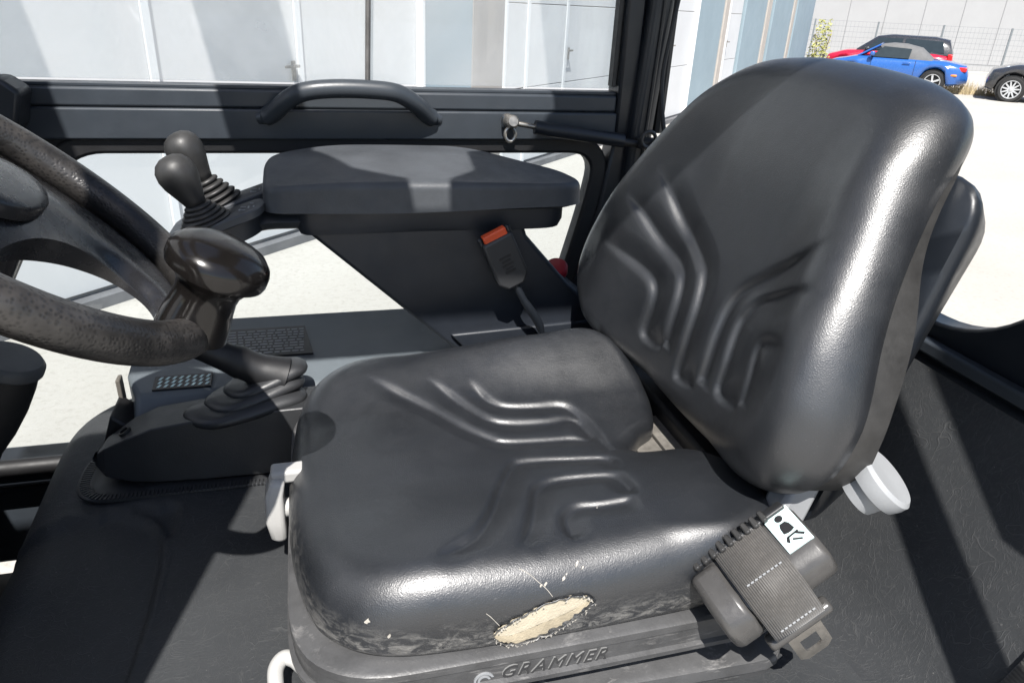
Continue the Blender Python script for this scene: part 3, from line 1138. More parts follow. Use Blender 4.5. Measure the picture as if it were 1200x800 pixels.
BACK_LOOP = resample([(p.x, p.y) for p in catmull([(a, b, 0) for a, b in (
    (0.64, -0.014), (0.74, -0.014), (0.86, -0.006), (0.938, 0.018), (0.978, 0.058), (0.982, 0.110), (0.960, 0.18), (0.934, 0.25), (0.908, 0.312), (0.884, 0.370), (0.842, 0.406), (0.775, 0.420), (0.70, 0.421),
    (0.62, 0.416), (0.572, 0.408), (0.538, 0.391), (0.518, 0.358), (0.505, 0.314), (0.487, 0.26), (0.462, 0.20), (0.440, 0.14), (0.433, 0.10), (0.440, 0.055), (0.474, 0.018), (0.54, -0.006))], 10, True)], 600)
back = pillow(BACK_LOOP, (0.67, 0.19), back_top, lambda y, w: 0.044 + 0.018 * sstep(0.60, 0.48, y), bplace, 125, 18,
              ((0.0005, 0.004), (0.004, 0.014 ), (0.010, 0.022), (0.016, 0.024))).build("backrest", "seat_vinyl", seat, smooth=180)
# grey side gusset of the backrest and its rear shell
rings = []
for ins, h in ((0.010, -0.022), (0.004, -0.036), (0.008, -0.066), (0.04, -0.072)):
    rings.append([bplace(y, w, h + (back_base(y, w) - 0.03) * (1 if h > -0.05 else 0.3) - 0.004 * sin(w * 40)) for y, w in offset_loop(BACK_LOOP, (0.67, 0.19), -ins)])
MB().rings(rings).build("backrest_gusset", "rubber_grey", seat, smooth=50)
SHELL = resample(round_poly([(0.492, -0.04), (0.86, -0.04), (0.86, 0.337), (0.488, 0.337)], [0.05, 0.05, 0.06, 0.045], 8), 140)
rings = []
for d, h in ((-0.05, -0.074), (0.0, -0.078), (0.004, -0.083), (0.002, -0.092), (-0.02, -0.125), (-0.06, -0.135)):
    rings.append([bplace(y, w, h) for y, w in offset_loop(SHELL, (0.67, 0.15), d)])
MB().rings(rings).build("backrest_shell", "frame_paint", seat, smooth=50)

# metal brackets seen through the gap between cushion and backrest
for i, (x0, x1) in enumerate(((0.366, 0.398), (0.402, 0.43))):
    MB().box(((x0 + x1) / 2, 0.66, -0.500), (x1 - x0, 0.20, 0.006)).build("bracket", "steel_dull", seat, bevel=0.001)
MB().box((0.44, 0.67, -0.50), (0.03, 0.40, 0.05)).build("hinge_bar", "rubber_black", seat, bevel=0.006)

# grey adjusting lever at the front of the seat
LV = [(-0.062, 0.706, -0.490, 0.008, 0.015), (-0.067, 0.704, -0.506, 0.010, 0.018), (-0.068, 0.700, -0.538, 0.0105, 0.018), (-0.066, 0.697, -0.560, 0.009, 0.015), (-0.064, 0.696, -0.568, 0.005, 0.010)]
lev = MB().rings([[(x + sx * a, y + sy * b, z) for a, b in ((-1, -1), (1, -1), (1, 1), (-1, 1))] for x, y, z, sx, sy in LV]).build("lever", "lever_grey", seat, bevel=0.005, seg=4)
MB().box((-0.050, 0.710, -0.490), (0.040, 0.022, 0.016)).build("lever_arm", "lever_grey", lev, bevel=0.004, seg=3)
MB().lathe((-0.070, 0.700, -0.530), (1, 0, 0), [(0.011, 0), (0.011, 0.034)], 16).build("lever_pivot", "lever_grey", lev, bevel=0.002)
# screw boss on the front of the pan
MB().lathe((-0.043, 0.60, -0.546), (-1, -0.2, 0.1), [(0.009, -0.006), (0.009, 0.002), (0.006, 0.003)], 18).build("screw_boss", "rubber_grey", seat)
MB().lathe((-0.046, 0.5995, -0.546), (-1, -0.2, 0.1), [(0.0035, 0), (0.0035, 0.003), (0.002, 0.0035)], 12).build("screw", "steel", seat)
# pale tubular slide handle under the front of the seat
pth = catmull([(0.020, 0.497, -0.590), (-0.004, 0.500, -0.586), (-0.024, 0.505, -0.583), (-0.040, 0.516, -0.581), (-0.050, 0.528, -0.580), (-0.060, 0.532, -0.580), (-0.067, 0.523, -0.582), (-0.067, 0.507, -0.586), (-0.064, 0.488, -0.592)], 6)
MB().tube(pth, 0.0075, 12).build("slide_handle", "lever_grey", seat)

# recliner hand wheel
ka = Vector((0.50, -0.38, 0.78)).normalized()
MB().lathe((0.494, 0.452, -0.398), ka, [(0.022, -0.02), (0.024, -0.004), (0.0305, -0.002), (0.0325, 0.006), (0.0325, 0.013), (0.029, 0.0165), (0.018, 0.016), (0.004, 0.015)], 40).build("recliner_knob", "knob_light_grey", seat, smooth=40)
MB().box((0.43, 0.490, -0.46), (0.035, 0.03, 0.12), rotm('Y', 14)).build("recliner_arm", "knob_light_grey", seat, bevel=0.006)

# ------------------------------------------------------------------ cab shell
DY = 1.25           # plane of the right-hand door
hood = MB()
HOOD_LOOP = resample(round_poly([(-0.405, 0.30), (0.60, 0.30), (0.60, 1.19), (-0.405, 1.19)], [0.06, 0.05, 0.05, 0.13], 10), 260)
PAD_LINE = [(p.x, p.y) for p in catmull([(a, b, 0) for a, b in ((-0.400, 0.835), (-0.34, 0.852), (-0.26, 0.838), (-0.213, 0.79), (-0.200, 0.70), (-0.205, 0.55), (-0.21, 0.42))], 6)]


def hood_top(x, y):
    h = -0.612 + 0.012 * sstep(0.80, 1.05, y) * sstep(0.0, -0.3, x) - 0.015 * sstep(-0.22, -0.40, x)
    d, s, p = polydist(x, y, PAD_LINE)
    if d < 0.04:
        h += 0.003 * exp(-(d / 0.0035) ** 2)
    inside = x < -0.2 and y < 0.84
    if s < 0 or inside:
        h -= 0.006 * sstep(0.0, 0.008, d) if inside else 0
    return h


hood_o = pillow(HOOD_LOOP, (0.1, 0.74), hood_top, lambda x, y: 0.07, lambda x, y, h: (x, y, h), 90, 10,
                ((0.0, lambda x, y, z: -0.85), (0.0, lambda x, y, z: -1.05))).build("engine_cover", "cover_mat", loc=(0.1, 0.74, -1.05), smooth=180)
tag(hood_o, "black leather grained cover mat the seat stands on", "engine cover")

# sewn edge in the mat in front of the seat
seam = MB().tube(catmull([(-0.054, 0.72, -0.6105), (-0.047, 0.65, -0.6105), (-0.040, 0.58, -0.6105), (-0.028, 0.50, -0.6105), (-0.012, 0.42, -0.6105)], 8), 0.0022, 8).build("seam", "thread", hood_o)

# inclined rear lining
rear = thing("rear_lining", "black leather grained lining sloping up behind the seat", "lining", (0.60, 0.75, -0.62))
RL = [(0.480, -0.6165), (0.520, -0.6100), (0.548, -0.594), (0.565, -0.574), (0.585, -0.545), (0.640, -0.450), (0.680, -0.375), (0.684, -0.366), (0.700, -0.364), (0.72, -0.40), (0.72, -0.70)]
rings = [[(x, y, z) for x, z in RL] for y in (0.305, 0.312, 0.5, 0.65, 0.8, 0.95, 1.18)]
MB().rings(rings, True).build("lining_panel", "cover_mat", rear, smooth=35)
strip = [(x - 0.004, z + 0.005) for x, z in RL[2:7]]
MB().tube([(x, 0.318, z) for x, z in strip], 0.011, 10, flat=(1.2, 0.45)).build("edge_strip", "edge_strip", rear)

# rear window frame with rounded opening
fr = thing("cab_frame", "black painted cab frame with corner pillars, rear window frame and overhead bars", "cab frame", (0.6, 1.2, -0.9))
outer = [(0.14, -0.365), (1.20, -0.365), (1.20, 0.66), (0.14, 0.66)]
OI = round_poly([(0.36, -0.320), (1.243, -0.320), (1.243, 0.58), (0.36, 0.58)], [0.30, 0.05, 0.05, 0.2], 12)


def loop_out(inner, box):
    x0, z0, x1, z1 = box
    cx, cz = (x0 + x1) / 2, (z0 + z1) / 2
    out = []
    for x, z in inner:
        dx, dz = x - cx, z - cz
        k = min((x1 - cx) / abs(dx) if dx else 9e9, (z1 - cz) / abs(dz) if dz else 9e9)
        out.append((cx + dx * k, cz + dz * k))
    return out


ci = [(0.64 - 0.16 * sin(a), -0.16 - 0.16 * cos(a)) for a in [pi / 2 * i / 14 for i in range(15)]]
MB().prism([(0.14, 0.62), (0.14, -0.40), (1.285, -0.40), (1.285, -0.320)] + ci + [(0.48, 0.62)], 'x', 0.700, 0.735).build("rear_window_frame", "frame_paint", fr, bevel=0.004, smooth=40)
MB().box((0.69, 0.70, -0.345), (0.016, 1.02, 0.016)).build("rear_rail", "door_paint", fr, bevel=0.003)

# right rear pillar
P_PR = [(0.558, 1.285), (0.558, 1.215), (0.566, 1.205), (0.592, 1.205), (0.600, 1.213), (0.600, 1.285)]
rings = [[(x + dx, y, z) for x, y in P_PR] for z, dx in ((0.75, 0.015), (0.0, 0.0), (-0.22, -0.012), (-0.42, -0.02), (-0.95, -0.03))]
MB().rings(rings).build("pillar", "frame_paint", fr, smooth=30, bevel=0.004)
MB().tube([(0.588, 1.203, 0.6), (0.578, 1.203, -0.02), (0.568, 1.203, -0.3)], 0.003, 6).build("pillar_seam", "rubber_grey", fr)
MB().tube(catmull([(0.612, 1.205, 0.1), (0.592, 1.195, -0.03), (0.584, 1.19, -0.11), (0.590, 1.17, -0.19), (0.605, 1.14, -0.26)], 8), 0.004, 8).build("cable", "rubber_black", fr)
MB().tube([(0.606, 1.225, 0.5), (0.603, 1.225, -0.2)], 0.010, 8).build("pillar_rubber", "rubber_black", fr)
MB().box((0.600, 1.245, -0.62), (0.12, 0.07, 0.5)).build("pillar_foot", "frame_paint", fr, bevel=0.01)
# front right pillar, hidden behind the wheel, and the dark block at the left picture edge
rings = [[(x + dx, y, z) for x, y in ((-0.56, 1.285), (-0.56, 1.19), (-0.49, 1.19), (-0.49, 1.285))] for z, dx in ((0.75, 0.0), (-0.08, 0.0), (-0.19, 0.02), (-0.30, -0.05), (-0.45, -0.15), (-0.95, -0.30))]
MB().rings(rings).build("pillar", "frame_paint", fr, smooth=30, bevel=0.004)
MB().prism([(-0.60, -0.125), (-0.400, -0.122), (-0.378, -0.140), (-0.392, -0.190), (-0.42, -0.205), (-0.60, -0.24)], 'y', 1.165, 1.222).build("hinge_cover", "frame_paint", fr, bevel=0.006)
MB().lathe((-0.404, 1.226, -0.188), (0, -1, 0), [(0.006, 0), (0.006, 0.008), (0.003, 0.010)], 12).build("bolt", "steel", fr)

# ------------------------------------------------------------------ right-hand cab door
door = thing("cab_door", "dark grey cab door with window rail, grab handle and gas strut", "cab door", (0.05, DY, -0.85))
LW = round_poly([(-0.350, -0.236), (0.492, -0.238), (0.478, -0.33), (0.36, -0.80), (-0.66, -0.80), (-0.47, -0.42)], [0.045, 0.05, 0.06, 0.06, 0.06, 0.1], 7)


def grow(loop, d):
    cx = sum(p[0] for p in loop) / len(loop); cz = sum(p[1] for p in loop) / len(loop)
    n = len(loop); out = []
    for i in range(n):
        a = Vector(loop[i - 1]); b = Vector(loop[(i + 1) % n])
        t = (b - a).normalized(); nn = Vector((t.y, -t.x))
        p = Vector(loop[i])
        if nn.dot(p - Vector((cx, cz))) < 0:
            nn = -nn
        out.append(tuple(p + nn * d))
    return out


MB().frame(grow(LW, 0.032), LW, 'y', 1.232, 1.270).build("window_seal", "rubber_black", door, bevel=0.005, smooth=40)
MB().prism([(-0.475, -0.195), (-0.30, -0.195), (-0.30, -0.214), (-0.36, -0.226), (-0.44, -0.33), (-0.47, -0.33)], 'y', 1.237, 1.262).build('corner_web', 'frame_paint', door, smooth=0)
# rails
MB().box((0.045, DY + 0.006, -0.1530), (0.955, 0.050, 0.028)).build("window_rail", "door_paint", door, bevel=0.004)
MB().box((0.045, DY, -0.1905), (0.955, 0.052, 0.046)).build("door_rail", "door_paint", door, bevel=0.003)
MB().box((0.045, DY + 0.004, -0.1365), (0.955, 0.030, 0.005)).build("glass_bead", "door_paint", door, bevel=0.001)
MB().box((0.540, DY + 0.004, 0.22), (0.034, 0.055, 0.90)).build("door_stile", "frame_paint", door, bevel=0.005)
MB().prism([(0.523, -0.21), (0.556, -0.21), (0.556, -0.33), (0.44, -0.82), (0.385, -0.82), (0.506, -0.33)], 'y', 1.226, 1.276).build("door_stile", "frame_paint", door, bevel=0.005)
MB().box((-0.455, DY + 0.004, 0.22), (0.04, 0.05, 0.90)).build("door_stile", "frame_paint", door, bevel=0.005)
MB().prism([(-0.475, -0.165), (-0.43, -0.165), (-0.37, -0.235), (-0.485, -0.42), (-0.68, -0.82), (-0.73, -0.82)], 'y', 1.229, 1.272).build("door_stile", "frame_paint", door, bevel=0.005)
MB().box((-0.14, DY + 0.004, -0.90), (1.15, 0.05, 0.16)).build("door_skin", "door_paint", door, bevel=0.006)
MB().box((0.045, DY + 0.010, 0.27), (0.97, 0.005, 0.80)).build("window_pane", "door_glass", door, smooth=0)
MB().prism(grow(LW, 0.004), 'y', 1.250, 1.254).build("lower_pane", "clear_glass", door, smooth=0)
# vertical seal strip standing on the upper pane
MB().tube([(0.094, DY - 0.004, -0.126), (0.104, DY - 0.004, 0.10), (0.114, DY - 0.004, 0.5)], 0.0105, 8, flat=(1, 0.4)).build("pane_divider", "seal_grey", door)
# inner pane edge at the rear stile
MB().box((0.517, DY - 0.002, 0.25), (0.008, 0.02, 0.75)).build("pane_edge", "rubber_grey", door, bevel=0.001)
# grab handle
hp = catmull([(-0.076, DY - 0.020, -0.181), (-0.058, DY - 0.030, -0.174), (-0.034, DY - 0.048, -0.152), (-0.008, DY - 0.060, -0.137), (0.034, DY - 0.063, -0.131), (0.090, DY - 0.063, -0.131), (0.134, DY - 0.060, -0.136), (0.164, DY - 0.048, -0.153), (0.188, DY - 0.030, -0.174), (0.206, DY - 0.020, -0.181)], 6)
gh = MB().tube(hp, [0.0105] * 4 + [0.0140] * (len(hp) - 8) + [0.0105] * 4, 14).build("grab_handle", "door_paint", door)
# gas strut
st = MB().tube([(0.362, DY - 0.060, -0.186), (0.385, DY - 0.062, -0.1895), (0.52, DY - 0.068, -0.207)], 0.0115, 14).build("gas_strut", "frame_paint", door)
MB().tube([(0.330, DY - 0.055, -0.181), (0.370, DY - 0.060, -0.187)], 0.0045, 10).build("strut_rod", "steel", st)
MB().tube([(0.52, DY - 0.068, -0.209), (0.56, DY - 0.07, -0.214)], [0.007, 0.005], 10).build("strut_end", "rubber_black", st)
br = MB().lathe((0.323, DY - 0.026, -0.180), (0, -1, 0), [(0.011, 0), (0.011, 0.02), (0.008, 0.024), (0.008, 0.036)], 16).build("strut_bracket", "steel", door)
MB().box((0.320, DY - 0.034, -0.182), (0.016, 0.012, 0.020)).build("bracket_plate", "door_paint", br, bevel=0.003)
MB().tube([(0.323 + 0.009 * cos(a), DY - 0.05, -0.200 + 0.011 * sin(a)) for a in [2 * pi * i / 20 for i in range(21)]], 0.003, 8).build("safety_clip", "steel", br)
MB().lathe((0.323, DY - 0.058, -0.179), (0, -1, 0.3), [(0.010, 0), (0.011, 0.006), (0.008, 0.010)], 16).build("ball_stud", "steel", br)
bb = MB().box((0.572, DY - 0.065, -0.212), (0.05, 0.03, 0.016)).build("strut_bracket", "rubber_black", door, bevel=0.003)
MB().tube([(0.560 + 0.013 * cos(a), DY - 0.085, -0.202 + 0.013 * sin(a)) for a in [2 * pi * i / 20 for i in range(21)]], 0.0035, 8).build("ring", "rubber_grey", bb)

# ------------------------------------------------------------------ overhead guard (above the picture; it shades the cab)
RZ = 0.63
for pl in ([(-0.75, 0.297), (0.80, 0.297), (0.80, 0.372), (-0.75, 0.372)],
           [(-0.75, 0.374), (-0.50, 0.374), (-0.50, 1.26), (-0.75, 1.26)],
           [(-0.498, 0.374), (-0.272, 0.374), (-0.272, 0.40), (-0.498, 0.40)],
           [(-0.27, 0.374), (-0.03, 0.374), (-0.03, 0.42), (-0.10, 0.46), (-0.15, 0.54), (-0.15, 1.26), (-0.27, 1.26)],
           [(0.02, 0.374), (0.80, 0.374), (0.80, 1.26), (0.27, 1.26), (0.27, 0.70), (0.08, 0.54), (0.075, 0.455), (0.03, 0.42)],
           [(-0.498, 1.16), (-0.272, 1.16), (-0.272, 1.26), (-0.498, 1.26)],
           [(-0.148, 1.16), (0.268, 1.16), (0.268, 1.26), (-0.148, 1.26)]):
    MB().prism(pl, 'z', RZ, RZ + 0.03).build("roof_bar", "frame_paint", fr, smooth=0)
MB().box((-0.86, 0.70, -0.62), (0.36, 0.98, 0.76)).build("front_light_block", "frame_paint", fr, bevel=0.03)  # unseen block added to keep light from the front out of the foot well
# left posts of the cab and added shade panels, out of the picture behind the viewer
MB().box((-0.3275, 0.17, -0.135), (0.055, 0.04, 1.53)).build("pillar", "frame_paint", fr, bevel=0.004)
MB().box((-0.3275, 0.2225, RZ + 0.018), (0.055, 0.145, 0.03)).build("roof_bar", "frame_paint", fr, smooth=0)
MB().box((-0.628, 0.17, 0.625), (0.54, 0.036, 0.15)).build("hub_shade_block", "frame_paint", fr, smooth=0)  # unseen bar added to put the wheel hub in shade
MB().box((-0.628, 0.17, -0.27), (0.54, 0.036, 1.26)).build("side_shade_panel", "frame_paint", fr, smooth=0)  # unseen panel added to shade the cover mat at lower left
MB().box((-0.670, 0.1735, 0.45), (0.46, 0.036, 0.22)).build("side_shade_panel", "frame_paint", fr, smooth=0)  # unseen extension added to block a streak of sun on the mat
MB().box((0.530, 0.17, -0.14), (0.024, 0.03, 1.54)).build("door_post", "frame_paint", fr, smooth=0)
MB().box((0.655, 0.17, 0.26), (0.16, 0.05, 0.76)).build("pillar", "frame_paint", fr, smooth=0)

# ------------------------------------------------------------------ steering wheel
wc = Vector((-0.230, 0.62, -0.155)); wn_v = Vector((0.84, 0.10, 1.0)).normalized()
wa = (Vector((1, 0, 0)) - wn_v * wn_v.x).normalized(); wb = wn_v.cross(wa)


def WPt(a, b, h=0.0):
    return wc + wa * a + wb * b + wn_v * h


sw = thing("steering_wheel", "black steering wheel with wide spoke and pebbled worn rim", "steering wheel", tuple(wc))
WR = 0.166
rings = []
for i in range(120):
    t = 2 * pi * i / 120
    c = (cos(t), sin(t))
    rings.append([WPt(c[0] * (WR + 0.0170 * cos(p)), c[1] * (WR + 0.0170 * cos(p)), 0.0170 * sin(p)) for p in [2 * pi * k / 24 for k in range(24)]])
rings.append(rings[0])
MB().rings(rings, True, False, False).build("rim", "rim_rubber", sw, smooth=180)
HOLE = [(p.x, p.y) for p in catmull([(a, b, 0) for a, b in ((0.030, -0.122), (0.027, -0.090), (0.028, -0.060), (0.038, -0.024), (0.060, 0.010), (0.090, 0.030), (0.120, 0.026), (0.138, 0.000), (0.136, -0.038), (0.116, -0.080), (0.086, -0.112), (0.055, -0.130))], 8, True)]
hc = (0.085, -0.048)
top_r, bot_r = [], []
K = 16
NH = len(HOLE)


def to_circle(p, c, r):
    d = Vector((p[0] - c[0], p[1] - c[1])).normalized()
    cc = Vector(c)
    bq = cc.dot(d)
    t = -bq + sqrt(bq * bq - cc.length_squared + r * r)
    return cc + d * t


def plate_h(x, y, k):
    r = hypot(x, y)
    dome = 0.020 * (1 - sstep(0.02, 0.13, r)) - 0.004
    lip = -0.012 * (1 - sstep(0.0, 0.35, k)) ** 2
    return dome + lip - 0.010 * sstep(0.72, 1.0, k)


vs_rings = []
for k in range(K + 1):
    t = (k / K) ** 1.4
    vs_rings.append([WPt(*(lambda q: (q.x, q.y, plate_h(q.x, q.y, t)))(Vector(p).lerp(to_circle(p, hc, 0.156), t))) for p in HOLE])
under = [[WPt(*(lambda q: (q.x, q.y, -0.018 + 0.004 * (t - 0.5)))(Vector(p).lerp(to_circle(p, hc, 0.156), t))) for p in HOLE] for t in (1.0, 0.5, 0.0)]
allr = vs_rings + under
allr.append(allr[0])
plate = MB().rings(allr, True, False, False).build("spoke_plate", "wheel_plastic", sw, smooth=75)
pad = []
for s, h in ((1.0, 0.008), (1.0, 0.0165), (0.94, 0.0195), (0.7, 0.0210), (0.35, 0.0215), (0.02, 0.0217)):
    pad.append([WPt(-0.008 + 0.034 * s * cos(t), -0.012 + 0.052 * s * sin(t), h) for t in [2 * pi * i / 48 for i in range(48)]])
MB().rings(pad).build("horn_pad", "wheel_plastic", sw, smooth=60)
# spinner knob
kb = WPt(0.161, -0.022, 0.0)
kx = Vector((0.44, -0.04, 0.89)).normalized()
MB().lathe(kb, kx, [(0.0290, 0.000), (0.0275, 0.016), (0.0255, 0.026), (0.0245, 0.035), (0.0255, 0.043), (0.0300, 0.050), (0.0365, 0.0560)], 48).build("knob_neck", "knob_gloss", sw, smooth=50)
MB().lathe(kb, kx, [(0.036, 0.0563), (0.0392, 0.0570), (0.0402, 0.060), (0.0402, 0.0680), (0.0385, 0.0725), (0.033, 0.0785), (0.020, 0.0840), (0.001, 0.0860)], 48).build("knob_cap", "knob_gloss", sw, smooth=32)
# column below the wheel
col_ = thing("steering_column", "black tapered steering column below the wheel", "steering column", tuple(wc - wn_v * 0.5))
MB().lathe(wc - wn_v * 0.016, -wn_v, [(0.028, 0.0), (0.034, 0.03), (0.040, 0.06), (0.046, 0.16), (0.055, 0.34), (0.065, 0.70)], 32).build("column_tube", "wheel_plastic", col_, smooth=50)
cu = thing("column_boot", "black capped rubber stub at left edge below the wheel", "rubber stub", (-0.36, 0.80, -0.95))
sx_ = Vector((-0.42, 0.0, -0.90)).normalized()
MB().lathe((-0.328, 0.80, -0.368), sx_, [(0.031, 0.010), (0.032, 0.03), (0.031, 0.06), (0.027, 0.09), (0.020, 0.12), (0.017, 0.2), (0.017, 0.62)], 32).build("stub_body", "rubber_black", cu, smooth=50)
MB().lathe((-0.328, 0.80, -0.368), sx_, [(0.020, -0.004), (0.031, -0.003), (0.035, 0.002), (0.035, 0.010), (0.033, 0.012)], 32).build("stub_cap", "armrest_plastic", cu, smooth=40)

# ------------------------------------------------------------------ armrest
arm = thing("armrest", "long dark grey armrest on angled support beside the seat", "armrest", (0.17, 1.03, -0.48))
PADL = resample(round_poly([(-0.068, 0.975), (0.355, 0.975), (0.385, 1.00), (0.370, 1.06), (0.285, 1.125), (0.235, 1.150), (0.02, 1.150), (-0.066, 1.10)], [0.03, 0.03, 0.02, 0.03, 0.05, 0.05, 0.06, 0.05], 8), 200)


def pad_top(x, y):
    return -0.228 + 0.020 * sstep(0.98, 1.09, y) * (1 - 0.8 * sstep(0.20, 0.38, x)) - 0.006 * sstep(0.1, 0.38, x) - 0.004 * sstep(0.05, -0.07, x) + 0.002


pillow(PADL, (0.15, 1.055), pad_top, lambda x, y: 0.011, lambda x, y, h: (x, y, h), 40, 6,
       ((-0.001, lambda x, y, z: -0.262), (-0.002, lambda x, y, z: -0.266 - 0.002 * sin(x * 14)), (0.01, lambda x, y, z: -0.268))).build("arm_pad", "armrest_plastic", arm, smooth=55)
BX_ = resample(round_poly([(-0.03, 0.986), (0.345, 0.986), (0.358, 1.0), (0.345, 1.06), (0.28, 1.12), (-0.03, 1.12)], 0.02, 6), 90)
MB().rings([[(x, y, -0.264) for x, y in BX_], [(x, y, -0.286) for x, y in BX_], [(x, y, -0.294 - 0.006 * sstep(0.3, 0.15, abs(x - 0.15))) for x, y in offset_loop(BX_, (0.15, 1.05), -0.006)]]).build("arm_box", "panel_plastic", arm, smooth=40)
SUP = [(-0.022, -0.290), (0.292, -0.290), (0.300, -0.312), (0.372, -0.392), (0.430, -0.440), (0.430, -0.535), (0.245, -0.535), (0.175, -0.475)]
MB().prism(SUP, 'y', 0.992, 1.085).build("arm_support", "panel_plastic", arm, bevel=0.006, smooth=30)
MB().prism([(0.185, -0.462), (0.428, -0.452), (0.428, -0.533), (0.25, -0.533)], 'y', 0.984, 0.993).build("support_foot", "panel_plastic", arm, bevel=0.003, smooth=30)
# curved arm that carries the control pod
cp = catmull([(0.03, 1.05, -0.283), (-0.03, 1.05, -0.281), (-0.075, 1.05, -0.283), (-0.11, 1.05, -0.297), (-0.145, 1.05, -0.315), (-0.17, 1.05, -0.330)], 6)
MB().tube(cp, [0.036] * len(cp), 16, flat=(1.7, 0.55)).build("pod_arm", "panel_plastic", arm, smooth=50)
podl = round_poly([(-0.205, 0.965), (-0.075, 0.975), (-0.060, 1.05), (-0.085, 1.125), (-0.20, 1.125)], 0.028, 6)


def pod_z(x):
    return -0.2600 + (x + 0.06) * 0.36


MB().rings([[(x, y, pod_z(x) - 0.028) for x, y in podl], [(x, y, pod_z(x) - 0.004) for x, y in podl], [(x, y, pod_z(x)) for x, y in offset_loop(podl, (-0.13, 1.04), -0.004)]]).build("control_pod", "panel_plastic", arm, smooth=40)


def joystick(label, x, y, tilt, gz, lift):
    t = thing("joystick", label, "joystick", (x, y, pod_z(x)), "joysticks on the armrest pod")
    ax = Vector(tilt).normalized()
    o = Vector((x, y, pod_z(x)))
    bl = round_poly([(x - 0.040, y - 0.034), (x + 0.066, y - 0.030), (x + 0.075, y), (x + 0.066, y + 0.030), (x - 0.040, y + 0.034)], 0.014, 5)
    bp = MB().rings([[(a, b, pod_z(a) - 0.001) for a, b in bl], [(a, b, pod_z(a) + 0.008) for a, b in bl], [(a, b, pod_z(a) + 0.010) for a, b in offset_loop(bl, (x + 0.01, y), -0.003)]]).build("base_plate", "armrest_plastic", t, smooth=40)
    # printed function symbols on the plate
    pr = MB()
    for i, (dx, dy, sx, sy) in enumerate(((0.046, -0.012, 0.010, 0.002), (0.052, -0.006, 0.002, 0.010), (0.046, 0.004, 0.010, 0.002), (0.056, 0.008, 0.006, 0.002), (0.040, -0.004, 0.002, 0.007), (0.059, -0.012, 0.002, 0.006))):
        pr.box((x + dx, y + dy, pod_z(x + dx) + 0.0105), (sx, sy, 0.0006))
    pr.build("symbol_print", "print_grey", bp, smooth=0)
    prof = []
    hts = 0.036 + lift
    R0, R1 = 0.034, 0.018
    for i in range(5):
        h0 = 0.008 + hts * i / 5
        r = lerp(R0, R1, i / 4.0)
        prof += [(r * 0.80, h0), (r * 0.97, h0 + 0.0016), (r, h0 + 0.0038), (r * 0.95, h0 + 0.0056), (r * 0.80, h0 + 0.0068)]
    MB().lathe(o, ax, prof, 32).build("bellows", "rubber_grey", t, smooth=60)
    g = o + ax * (0.041 + lift)
    ga = (ax * 0.8 + Vector((-0.25, 0.0, 0.35))).normalized() if gz else ax
    MB().lathe(g, ga, [(0.004, 0.0), (0.0125, 0.002), (0.0145, 0.010), (0.0185, 0.022), (0.0235, 0.036), (0.0252, 0.047), (0.0235, 0.058), (0.0180, 0.066), (0.010, 0.0705), (0.001, 0.072)], 36).build("knob", "rubber_grey", t, smooth=80)
    return t


joystick("nearer of two black ball topped joysticks before the armrest", -0.138, 0.995, (-0.34, -0.02, 1.0), True, -0.010)
joystick("farther of two black ball topped joysticks before the armrest", -0.128, 1.080, (-0.48, 0.0, 1.0), False, 0.004)

# ------------------------------------------------------------------ seat belt buckle
bk = thing("belt_buckle", "black belt buckle with orange release on short stalk beside the seat", "seat belt buckle", (0.33, 0.962, -0.53))
ba = Vector((-0.42, -0.02, 0.90)).normalized(); bs = Vector((0.90, 0.05, 0.42)).normalized(); bn = bs.cross(ba)
bo = Vector((0.274, 0.952, -0.372))
RB = Matrix((bs, bn, ba)).transposed()


def bprism(pts, y0, y1, name, mat, parent, bev=0.003):
    rings = [[bo + bs * u + ba * v + bn * y for u, v in pts] for y in (y0, y1)]
    return MB().rings(rings).build(name, mat, parent, bevel=bev, seg=3, smooth=40)


hs = bprism([(-0.014, 0.0), (0.012, 0.0), (0.024, 0.014), (0.0235, 0.080), (-0.0235, 0.080), (-0.025, 0.014)], -0.010, 0.010, "buckle_housing", "shell_plastic", bk, 0.004)
bprism([(-0.018, 0.078), (0.018, 0.078), (0.018, 0.090), (-0.018, 0.090)], -0.006, 0.007, "release_button", "orange_plastic", bk, 0.002)
for u in (-0.0195, 0.0195):
    MB().lathe(bo + bs * u * 1.12 + ba * 0.078, ba, [(0.004, 0), (0.004, 0.009), (0.002, 0.011)], 10).build("buckle_lug", "frame_paint", hs)
for v, w in ((0.050, 0.018), (0.044, 0.014), (0.038, 0.018), (0.032, 0.012), (0.027, 0.016)):
    for s in (-1, 1):
        MB().box(bo + ba * v + bn * 0.0103 * s, (w, 0.001, 0.003), RB).build("moulded_mark", "rubber_black", hs, smooth=0)
MB().tube(catmull([bo + ba * 0.002, bo - ba * 0.03 + Vector((0.002, 0, 0)), Vector((0.318, 0.958, -0.445)), Vector((0.330, 0.962, -0.50)), Vector((0.332, 0.965, -0.54))], 5), [0.0055] * 6 + [0.0065] * 5 + [0.0045] * 10, 12).build("stalk", "frame_paint", bk)

# ------------------------------------------------------------------ belt retractor on the near side of the seat
rt = thing("belt_retractor", "black belt retractor with grey webbing and white pictogram sticker", "seat belt retractor", (0.38, 0.43, -0.53))
ra = Vector((0.80, 0.0, 0.60)).normalized()
rb = Vector((0.10, -0.985, -0.13)); rb = (rb - ra * rb.dot(ra)).normalized()
rc = rb.cross(ra)
if rc.z < 0:
    rc = -rc
ro = Vector((0.363, 0.428, -0.445))      # middle of the top face


def RP(u, v, w):
    """u along the spool, v towards the viewer, w out of the top"""
    return ro + ra * u + rb * v * 0.80 + rc * w * 0.76


